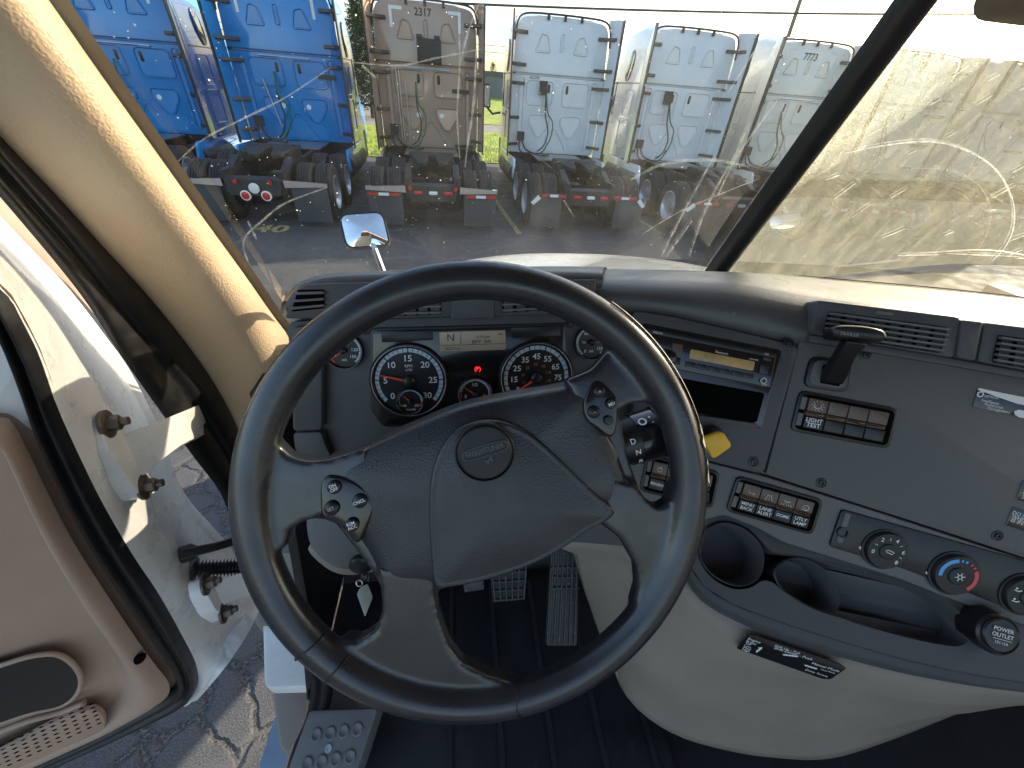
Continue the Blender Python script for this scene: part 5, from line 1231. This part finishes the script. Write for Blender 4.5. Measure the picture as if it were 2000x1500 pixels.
    body = MB().loft([sec(.06, 1.14, 1.02, 3.35, 3.78, 1), sec(.8, 1.16, .95, 3.35, 3.92, 1), sec(1.6, 1.15, .90, 3.2, 3.92, 1), sec(2.3, 1.11, .88, 2.85, 3.72, 1), sec(2.8, 1.03, .86, 2.4, 3.30, 1), sec(3.15, .97, .85, 2.0, 2.60, 1), sec(3.4, .95, .7, 1.7, 2.15, 1), sec(4.6, .90, .6, 1.45, 1.85, 1), sec(5.1, .80, .55, 1.2, 1.5, 1)], cap0=True, cap1=True, flip=True)
    bd = add('cab_body', body, 'body', None, 40)
    for s in (-1, 1):
        ov = [A(s * 1.172, .95 + .22 * math.cos(t), 3.05 + .30 * math.sin(t) - .12 * math.cos(t)) for t in [k * math.pi / 10 for k in range(20)]]
        add('porthole', MB().prism(ov, A(s, 0, 0), -.03, .008, .004), 'tglass', bd)
        dw = round_poly([A(s * 1.15, 1.75, 1.95), A(s * 1.10, 2.55, 1.95), A(s * 1.09, 2.45, 2.45), A(s * 1.15, 1.75, 2.75)], .08, 4)
        add('door_window', MB().prism(dw, A(s, .03, 0), -.03, .012, .004), 'tglass', bd)
        for q in ([(.35, 1.25), (1.0, 1.25), (1.0, 1.9), (.35, 1.9)], [(.4, 2.0), (.95, 2.0), (.95, 2.55), (.4, 2.55)]):
            rg = resample(round_poly([A(s * 1.163, y, z) for y, z in q], .06, 4), 40, closed=True, smooth=False); add('locker_door', MB().tube(rg, .009, 4, closed=True), 'body', bd, 60)
        add('chassis_fairing', MB().prism(round_poly([A(s * 1.17, -1.2, .55), A(s * 1.19, 1.6, .35), A(s * 1.2, 1.6, .96), A(s * 1.19, -.1, .98), A(s * 1.17, -1.0, 1.0)], .08, 4), A(s, 0, 0), -.03, .02, .008), 'body', bd)
        add('seam_strip', MB().abox((min(s * 1.10, s * 1.168), -.02, 2.685), (max(s * 1.10, s * 1.168), 2.0, 2.705)), 'black', bd)
        mr_ = add('side_mirror', MB().prism(round_poly([A(s * 1.42, 2.65, 1.85), A(s * 1.62, 2.65, 1.85), A(s * 1.64, 2.65, 2.45), A(s * 1.44, 2.65, 2.45)], .05, 4), A(0, -1, 0), -.09, .03, .02), 'black', None)
        add('mirror_glass', MB().prism(round_poly([A(s * 1.45, 2.62, 1.90), A(s * 1.60, 2.62, 1.90), A(s * 1.61, 2.62, 2.40), A(s * 1.46, 2.62, 2.40)], .04, 4), A(0, -1, 0), -.005, .003), 'mirror', mr_)
        add('mirror_arm', MB().tube([A(s * 1.10, 2.75, 1.75), A(s * 1.35, 2.70, 1.70), A(s * 1.52, 2.68, 1.86)], .035, 6), 'black', mr_)
    add('underbody', MB().abox((-1.05, .15, .32), (1.05, 3.2, 1.04)), 'chassis', bd)
    add('fuel_cylinder', MB().tube([A(-.98, -.9, .62), A(-.98, 1.2, .62)], .30, 14), 'chassis', bd, 40); add('fuel_cylinder', MB().tube([A(.98, -.9, .62), A(.98, 1.2, .62)], .30, 14), 'chassis', bd, 40)
    # chassis
    for s in (-1, 1):
        add('frame_rail', MB().loft([[A(s * .42, y, .70 + z), A(s * .50, y, .70 + z), A(s * .50, y, .98 + z), A(s * .42, y, .98 + z)] for y, z in ((.4, .02), (-3.0, .0), (-3.75, -.02))], closed=True, cap0=True, cap1=True), 'chassis')
    add('frame_nose', MB().loft([[A(-.52, -3.70, .60), A(.52, -3.70, .60), A(.52, -3.70, .88), A(-.52, -3.70, .88)], [A(-.40, -3.82, .58), A(.40, -3.82, .58), A(.46, -3.80, .84), A(-.46, -3.80, .84)]], closed=True, cap0=True, cap1=True), 'chassis')
    for s in (-1, 1):                                # sloped frame ramps
        add('ramp', MB().prism([A(s * .46, -3.0, 1.10), A(s * .46, -3.75, .86), A(s * .46, -3.75, .75), A(s * .46, -3.0, .9)], A(s, 0, 0), -.06, .06, .01), 'chassis')
    fw_ = round_poly([A(-.46, -2.05, 1.16), A(.46, -2.05, 1.16), A(.46, -2.45, 1.17), A(.30, -2.85, 1.10), A(.12, -2.95, 1.08), A(.06, -2.45, 1.15), A(-.06, -2.45, 1.15), A(-.12, -2.95, 1.08), A(-.30, -2.85, 1.10), A(-.46, -2.45, 1.17)], .04, 3)
    add('fifth_wheel', MB().prism(fw_, A(0, -.2, .98), -.05, .03, .012), 'chassis')
    for x in (-.36, .36): add('coupling_bracket', MB().abox((x - .09, -2.75, .96), (x + .09, -2.1, 1.12)), 'chassis')
    add('deck_plate', MB().abox((-.62, -1.2, 1.0), (.62, -.15, 1.03)), 'steel')
    for y in (-1.75, -3.0):
        add('axle', MB().tube([A(-1.0, y, .50), A(1.0, y, .50)], .09, 10), 'chassis'); add('differential', MB().lathe(A(0, y + .2, .52), A(0, -1, 0), [(.05, -.1), (.16, 0), (.22, .15), (.20, .3), (.1, .42)], 14), 'chassis', len(parts) - 1, 180)
    # tyres with circumferential grooves
    prof = [(.30, -.135), (.36, -.145), (.46, -.142), (.495, -.125)]
    for g_ in (-.09, -.045, 0, .045, .09): prof += [(.505, g_ - .016), (.505, g_ + .012), (.488, g_ + .015), (.488, g_ + .027)]
    prof = prof[:-2] + [(.505, .11), (.495, .125), (.46, .142), (.36, .145), (.30, .135)]
    ty = MB().lathe((0, 0, 0), A(1, 0, 0), prof, 40, cap1=False).mesh('tyre', 40); ty.materials.append(M['tyre'])
    rm = {}
    for s in (-1, 1):
        r_ = MB().lathe((0, 0, 0), A(s, 0, 0), [(.30, .10), (.31, .14), (.29, .145), (.27, .10), (.22, .05), (.12, .03), (.11, .09), (.09, .10)], 30)
        for k in range(10):
            a = k * math.pi / 5; r_.lathe(A(0, .165 * math.cos(a), .165 * math.sin(a)), A(s, 0, 0), [(.016, .03), (.016, .065)], 6)
        me = r_.mesh('rim', 40); me.materials.append(M['rimsteel']); rm[s] = me
    for y in (-1.75, -3.0):
        for s in (-1, 1):
            for x in (.73, 1.07):
                i = add('wheel', ty, 'tyre', None, 40, (s * x, y, .505))
                if x > 1: add('rim', rm[s], 'rimsteel', i, 40)
    for k, (x0, ax_) in enumerate(((-.6, -.5), (-.45, -.42))):
        pass
    # hoses and gladhand
    gh = add('gladhand_box', MB().abox((-.98, -.12, 1.30), (-.80, -.01, 1.50)), 'black')
    ho = [[(-.30, -.05, 2.35), (-.30, -.18, 1.9), (-.22, -.30, 1.55), (-.30, -.35, 1.25), (-.45, -.3, 1.10)], [(-.30, -.05, 2.35), (-.26, -.25, 1.95), (-.12, -.30, 1.75), (-.14, -.32, 1.4), (-.35, -.4, 1.08)], [(-.85, -.08, 1.32), (-.75, -.2, 1.12), (-.5, -.4, 1.05), (-.3, -.35, 1.12), (-.2, -.3, 1.3)], [(-.92, -.08, 1.32), (-.90, -.25, 1.08), (-.6, -.45, 1.02), (-.2, -.6, 1.06)]]
    for i, h_ in enumerate(ho): add('air_hose', MB().tube(resample([A(*p) for p in h_], 24), .018, 6), 'hosegreen' if i == 1 else 'hose', None, 180)
    return parts
PROTO = truck_proto()
def place_truck(cx, cy, yaw, body, label, extras=None):
    t = thing('parked_truck', label, 'truck', (cx, cy, 0), 'trucks parked in a row'); t.rotation_euler = (0, 0, D2R(yaw))
    made = []
    for name, me, m, par, loc in PROTO:
        o = bpy.data.objects.new(name, me); col.objects.link(o); o.parent = t if par is None else made[par]; o.location = loc
        if m == 'body': o.material_slots[0].link = 'OBJECT'; o.material_slots[0].material = M[body]
        made.append(o)
    def ex(name, mb, m, par=None, smooth=35): return obj(name, mb, M[m], par or t, smooth)
    return t, ex
def hangers(ex, kind):
    for s in (-1, 1):
        if kind == 'chrome' or kind == 'chrometape':
            b = ex('flap_hanger', MB().loft([[A(s * .50, -3.74, .72), A(s * .50, -3.80, .72), A(s * .50, -3.80, .84), A(s * .50, -3.74, .84)], [A(s * 1.22, -3.70, .74), A(s * 1.22, -3.76, .74), A(s * 1.22, -3.76, .80), A(s * 1.22, -3.70, .80)]], closed=True, cap0=True, cap1=True, flip=(s < 0)), 'chrome')
        else:
            b = ex('flap_hanger', MB().tube([A(s * .48, -3.74, .74), A(s * 1.0, -3.74, .74), A(s * 1.2, -3.74, .60)], .03, 6), 'chassis')
        ex('mud_flap', MB().prism([A(s * .58, -3.74, .12), A(s * 1.20, -3.74, .12), A(s * 1.20, -3.74, .73), A(s * .58, -3.74, .73)], A(0, -1, 0), -.006, .006, .003), 'flap')
        if kind != 'chrome':
            for k in range(3):
                x0 = .62 + .19 * k if kind == 'chrometape' else .50 + .17 * k; w_ = .19 if kind == 'chrometape' else .17
                ex('reflector', MB().abox((min(s * x0, s * (x0 + w_ - .004)), -3.815 if kind == 'chrometape' else -3.785, .660 if kind == 'chrometape' else .71), (max(s * x0, s * (x0 + w_ - .004)), -3.79 if kind == 'chrometape' else -3.765, .708 if kind == 'chrometape' else .757)), 'tail' if k != 1 else 'tailwhite', b)
            if kind == 'tape': ex('reflector', MB().prism([A(s * 1.02, -3.76, .68), A(s * 1.08, -3.76, .74), A(s * 1.22, -3.76, .60), A(s * 1.16, -3.76, .56)], A(0, -1, 0), .01, .03), 'tailwhite', b)
def lights(ex, kind):
    if kind == 'round':
        for x, z, r, m in ((0, .70, .085, 'tailwhite'), (-.17, .58, .085, 'tail'), (.17, .58, .085, 'tail')):
            l = ex('tail_light', MB().lathe(A(x, -3.825, z), A(0, -1, 0), [(r, -.03), (r, .01), (r * .85, .015)], 24), 'tailwhite')
            ex('lens', MB().lathe(A(x, -3.825, z), A(0, -1, 0), [(r * .78, .0), (r * .74, .022), (0, .03)], 24, cap1=False), m, l)
        for x in (-.28, .28): ex('reflector', MB().lathe(A(x, -3.82, .80), A(0, -1, 0), [(.035, 0), (.033, .02)], 6), 'tail')
    else:
        for x, m in ((-.28, 'tail'), (0, 'tailwhite'), (.28, 'tail')):
            ex('tail_light', MB().prism(round_poly([A(x - .08, -3.82, .70), A(x + .08, -3.82, .70), A(x + .08, -3.82, .76), A(x - .08, -3.82, .76)], .028, 4), A(0, -1, 0), -.01, .02, .006), m)
        if kind == 'red':
            for x in (-.42, .42): ex('reflector', MB().lathe(A(x, -3.80, .80), A(0, -1, 0), [(.045, 0), (.04, .02)], 4), 'tail')
def roof_number(ex, s, z=3.60, size=.13, x=-.05):
    tx = MB(); put_text_c(tx, s, A(x, -.006, z), A(1, 0, 0), A(0, 0, 1), size, bold=.02); ex('fleet_number', tx, 'black', None, None)
def corner_marks(ex):
    for s in (-1, 1):
        ex('reflective_mark', MB().add([(s * .78, -.005, 3.30), (s * .72, -.005, 3.30), (s * .72, -.005, 3.60), (s * .50, -.005, 3.60), (s * .50, -.005, 3.66), (s * .78, -.005, 3.66)], [(0, 1, 2, 3, 4, 5)]), 'print', None, None)
def studs(ex):
    for x in (-.28, .28): ex('round_plug', MB().lathe(A(x, -.002, 1.72), A(0, -1, 0), [(.055, 0), (.05, .012)], 18), 'print')
def pole(ex, x, z0, z1, lean=0): ex('hose_pole', MB().tube([A(x, -.08, z0), A(x + lean, -.05, z1)], .014, 6), 'steel')
def rail(ex):
    r_ = ex('grab_rail', MB().tube([A(-.55, -.07, 2.62), A(.50, -.07, 2.62)], .014, 6), 'chrome')
    for x in (-.5, .46): ex('rail_mount', MB().tube([A(x, 0, 2.62), A(x, -.07, 2.62)], .02, 6), 'steel', r_)
Y0 = 12.0; TY = 3.0
t, ex = place_truck(-7.0, Y0 - .15, TY, 'blue', 'blue sleeper truck half hidden behind the tan windshield pillar'); hangers(ex, 'chrome'); lights(ex, 'round'); corner_marks(ex); studs(ex); rail(ex)
ex('fuel_tank', MB().tube([A(1.15, .2, .62), A(1.15, 1.6, .62)], .33, 18), 'chrome', None, 40)
t, ex = place_truck(-3.80, Y0 - .1, TY, 'blue', 'blue sleeper truck with round tail lights and plain mud flaps'); hangers(ex, 'chrome'); lights(ex, 'round'); corner_marks(ex); studs(ex); rail(ex); pole(ex, -.40, 1.30, 2.2, -.18)
ex('bracket_arm', MB().abox((.62, -.06, 2.28), (1.0, -.01, 2.36)), 'black')
t, ex = place_truck(-.69, Y0, TY, 'tantruck', 'tan sleeper truck with black box and four digit number on its back'); hangers(ex, 'chrometape'); lights(ex, 'red'); roof_number(ex, '2317'); corner_marks(ex); studs(ex); rail(ex); pole(ex, -.52, 1.2, 2.35, -.02); pole(ex, -.72, 1.15, 2.6, -.02); pole(ex, -.66, 1.15, 2.6, -.02)
bx_ = ex('equipment_box', MB().abox((-.22, -.14, 2.72), (.32, -.01, 3.16)), 'chassis'); bevel(bx_, .02)
for x in (-.17, .22): ex('box_lug', MB().abox((x - .05, -.15, 3.16), (x + .07, -.02, 3.22)), 'chassis', bx_)
ex('bracket_arm', MB().abox((.55, -.06, 2.20), (.95, -.01, 2.28)), 'black'); ex('bracket_arm', MB().abox((.6, -.06, 1.06), (1.05, -.01, 1.13)), 'black')
t, ex = place_truck(2.50, Y0 + .2, TY - 1, 'wtruck', 'white sleeper truck with looped hoses parked beside the tan truck'); hangers(ex, 'tape'); lights(ex, 'slim'); pole(ex, -.38, 1.9, 2.5, 0)
tx = MB(); put_text_c(tx, '462380', A(-.62, -.006, 2.63), A(1, 0, 0), A(0, 0, 1), .06); ex('fleet_number', tx, 'black', None, None)
ex('hose_box', MB().abox((-.48, -.12, 2.3), (-.30, -.01, 2.58)), 'black')
t, ex = place_truck(5.75, Y0 + .1, TY - 1, 'wtruck', 'white sleeper truck whose oval side window shows beside the looped hose truck'); hangers(ex, 'tape'); lights(ex, 'slim'); pole(ex, -.38, 1.9, 2.5, 0); ex('hose_box', MB().abox((-.48, -.12, 2.3), (-.30, -.01, 2.58)), 'black')
t, ex = place_truck(8.95, Y0 + .1, TY - 1, 'creamtruck', 'white sleeper truck with a four digit number seen left of the windshield divider'); hangers(ex, 'tape'); lights(ex, 'slim'); roof_number(ex, '7773', 3.50, .14); corner_marks(ex); rail(ex)
t, ex = place_truck(12.2, Y0 + .1, TY - 1, 'creamtruck', 'pale sleeper truck with a three digit number seen through the hazy passenger windshield'); hangers(ex, 'tape'); lights(ex, 'slim'); roof_number(ex, '778', 3.55, .13)
t, ex = place_truck(15.5, Y0 + .1, TY - 1, 'creamtruck', 'pale sleeper truck at the far end of the row in the haze'); hangers(ex, 'tape'); lights(ex, 'slim')
t, ex = place_truck(18.8, Y0 + .1, TY - 1, 'creamtruck', 'pale sleeper truck closing the row beyond the hazy glass'); hangers(ex, 'tape'); lights(ex, 'slim')

# ------------------------------------------------------------------ background
M['siding'] = mat('grey_siding', (.16, .18, .20), .6, vary=.06, vscale=.5); M['roofdark'] = mat('dark_roof_edge', (.06, .075, .09), .5)
wb = thing('warehouse', 'low grey metal warehouse beyond the lawn', 'building', (3.0, 62, 0))
obj('wall', MB().abox((-2, 0, 0), (30, 25, 3.3)), M['siding'], wb); obj('roof_edge', MB().abox((-2.15, -.2, 3.3), (30.2, 25.2, 3.72)), M['roofdark'], wb)
for k in range(24): obj('siding_rib', MB().abox((-1.9 + k * .45, -.05, .1), (-1.82 + k * .45, .01, 3.28)), M['siding'], wb)
obj('door', MB().abox((2.6, -.06, .9), (2.75, .0, 3.2)), M['roofdark'], wb)
M['bark'] = mat('bark', (.07, .05, .04), .9, bump=.8, bscale=40); M['needles'] = mat('pine_needles', (.030, .055, .028), .7, vary=.4, vscale=1.2); M['leaf'] = mat('leaves', (.075, .11, .03), .7, vary=.4, vscale=2); M['shrub'] = mat('dry_shrub', (.10, .095, .05), .8, vary=.4, vscale=2)
def tree(cx, cy, z0, h, label, kind, rad, nclump, seed):
    r_ = np.random.RandomState(seed); t = thing('conifer_tree' if kind == 'pine' else 'leafy_tree', label, 'tree', (cx, cy, z0))
    tk = MB().tube([A(0, 0, -.1), A(.05, .02, h * .5), A(.02, 0, h * .96)], [h * .022, h * .014, .02], 8)
    cr_ = MB(); lim = MB()
    for k in range(nclump):
        if kind == 'pine':
            f = r_.rand() ** .8; z = h * (.10 + .90 * f); rr = rad * (1 - f) ** .75 * (.35 + .65 * r_.rand()) + .1
            lump = .75 + .25 * math.sin(z * 5 + k % 7)
            a = r_.rand() * 6.28; rr *= lump; c = A(rr * math.cos(a), rr * math.sin(a), z - rr * .15)
            if k % 12 == 0: lim.tube([A(0, 0, z + .1), c], [.03, .01], 4)
            for q in range(6):
                d = nrm(r_.randn(3) * A(1, 1, .6)) * r_.uniform(.12, .32); w_ = nrm(np.cross(d, r_.randn(3))) * r_.uniform(.02, .05); p = c + r_.randn(3) * .13
                cr_.add([p - w_, p + w_, p + d], [(0, 1, 2)])
        else:
            d = nrm(r_.randn(3)); c = A(0, 0, h * .62) + d * A(rad, rad, h * .38) * r_.rand() ** .4 * (.8 + .25 * math.sin(d[0] * 7 + d[2] * 5))
            if k % 20 == 0: lim.tube([A(0, 0, h * .4), c], [.03, .01], 4)
            for q in range(6):
                p = c + r_.randn(3) * .15; e = nrm(r_.randn(3)) * r_.uniform(.05, .11); w_ = nrm(np.cross(e, r_.randn(3))) * r_.uniform(.03, .06)
                cr_.add([p - e, p + w_, p + e, p - w_], [(0, 1, 2, 3)])
    tr_ = obj('trunk', tk, M['bark'], t); obj('limb', lim, M['bark'], tr_)
    cwn = obj('crown', cr_, M[{'pine': 'needles', 'leaf': 'leaf', 'shrub': 'shrub'}[kind]], t, None); stuff(cwn)
tree(-5.9, 34, .0, 6.6, 'dark green conifer between the blue and tan trucks', 'pine', 2.3, 2200, 3)
tree(-9.3, 44, .0, 3.6, 'leafy tree left of the dark conifer', 'leaf', 1.8, 500, 5)
tree(-6.2, 41, .0, 2.9, 'olive shrub below the dark conifer', 'shrub', 1.7, 500, 8)
tree(6.4, 92, 1.0, 4.6, 'small distant tree behind the warehouse roof', 'pine', 1.4, 260, 9)
M['cable'] = mat('cable', (.02, .02, .022), .6); M['pole'] = mat('wood_pole', (.16, .13, .11), .8, vary=.3, vscale=3)
def cable(a, b, r, sag, label): 
    a, b = A(*a), A(*b); tag(obj('power_line', MB().tube([a + (b - a) * t + A(0, 0, -sag * 4 * t * (1 - t)) for t in [i / 30 for i in range(31)]], r, 5), M['cable']), label, 'cable', 'overhead power lines')
cable((-30, 24, 4.45), (34, 24, 7.45), .045, .7, 'thick black overhead cable crossing above the trucks')
cable((-40, 40, 4.75), (60, 40, 5.6), .02, .3, 'thin overhead wire above the warehouse roof')
cable((-40, 40, 4.35), (60, 40, 5.2), .02, .3, 'lowest thin overhead wire near the warehouse roof')
tag(obj('utility_pole', MB().tube([A(20.3, 30, 0), A(19.9, 30, 10)], [.14, .11], 10), M['pole']), 'slender utility pole rising behind the numbered white truck', 'pole')
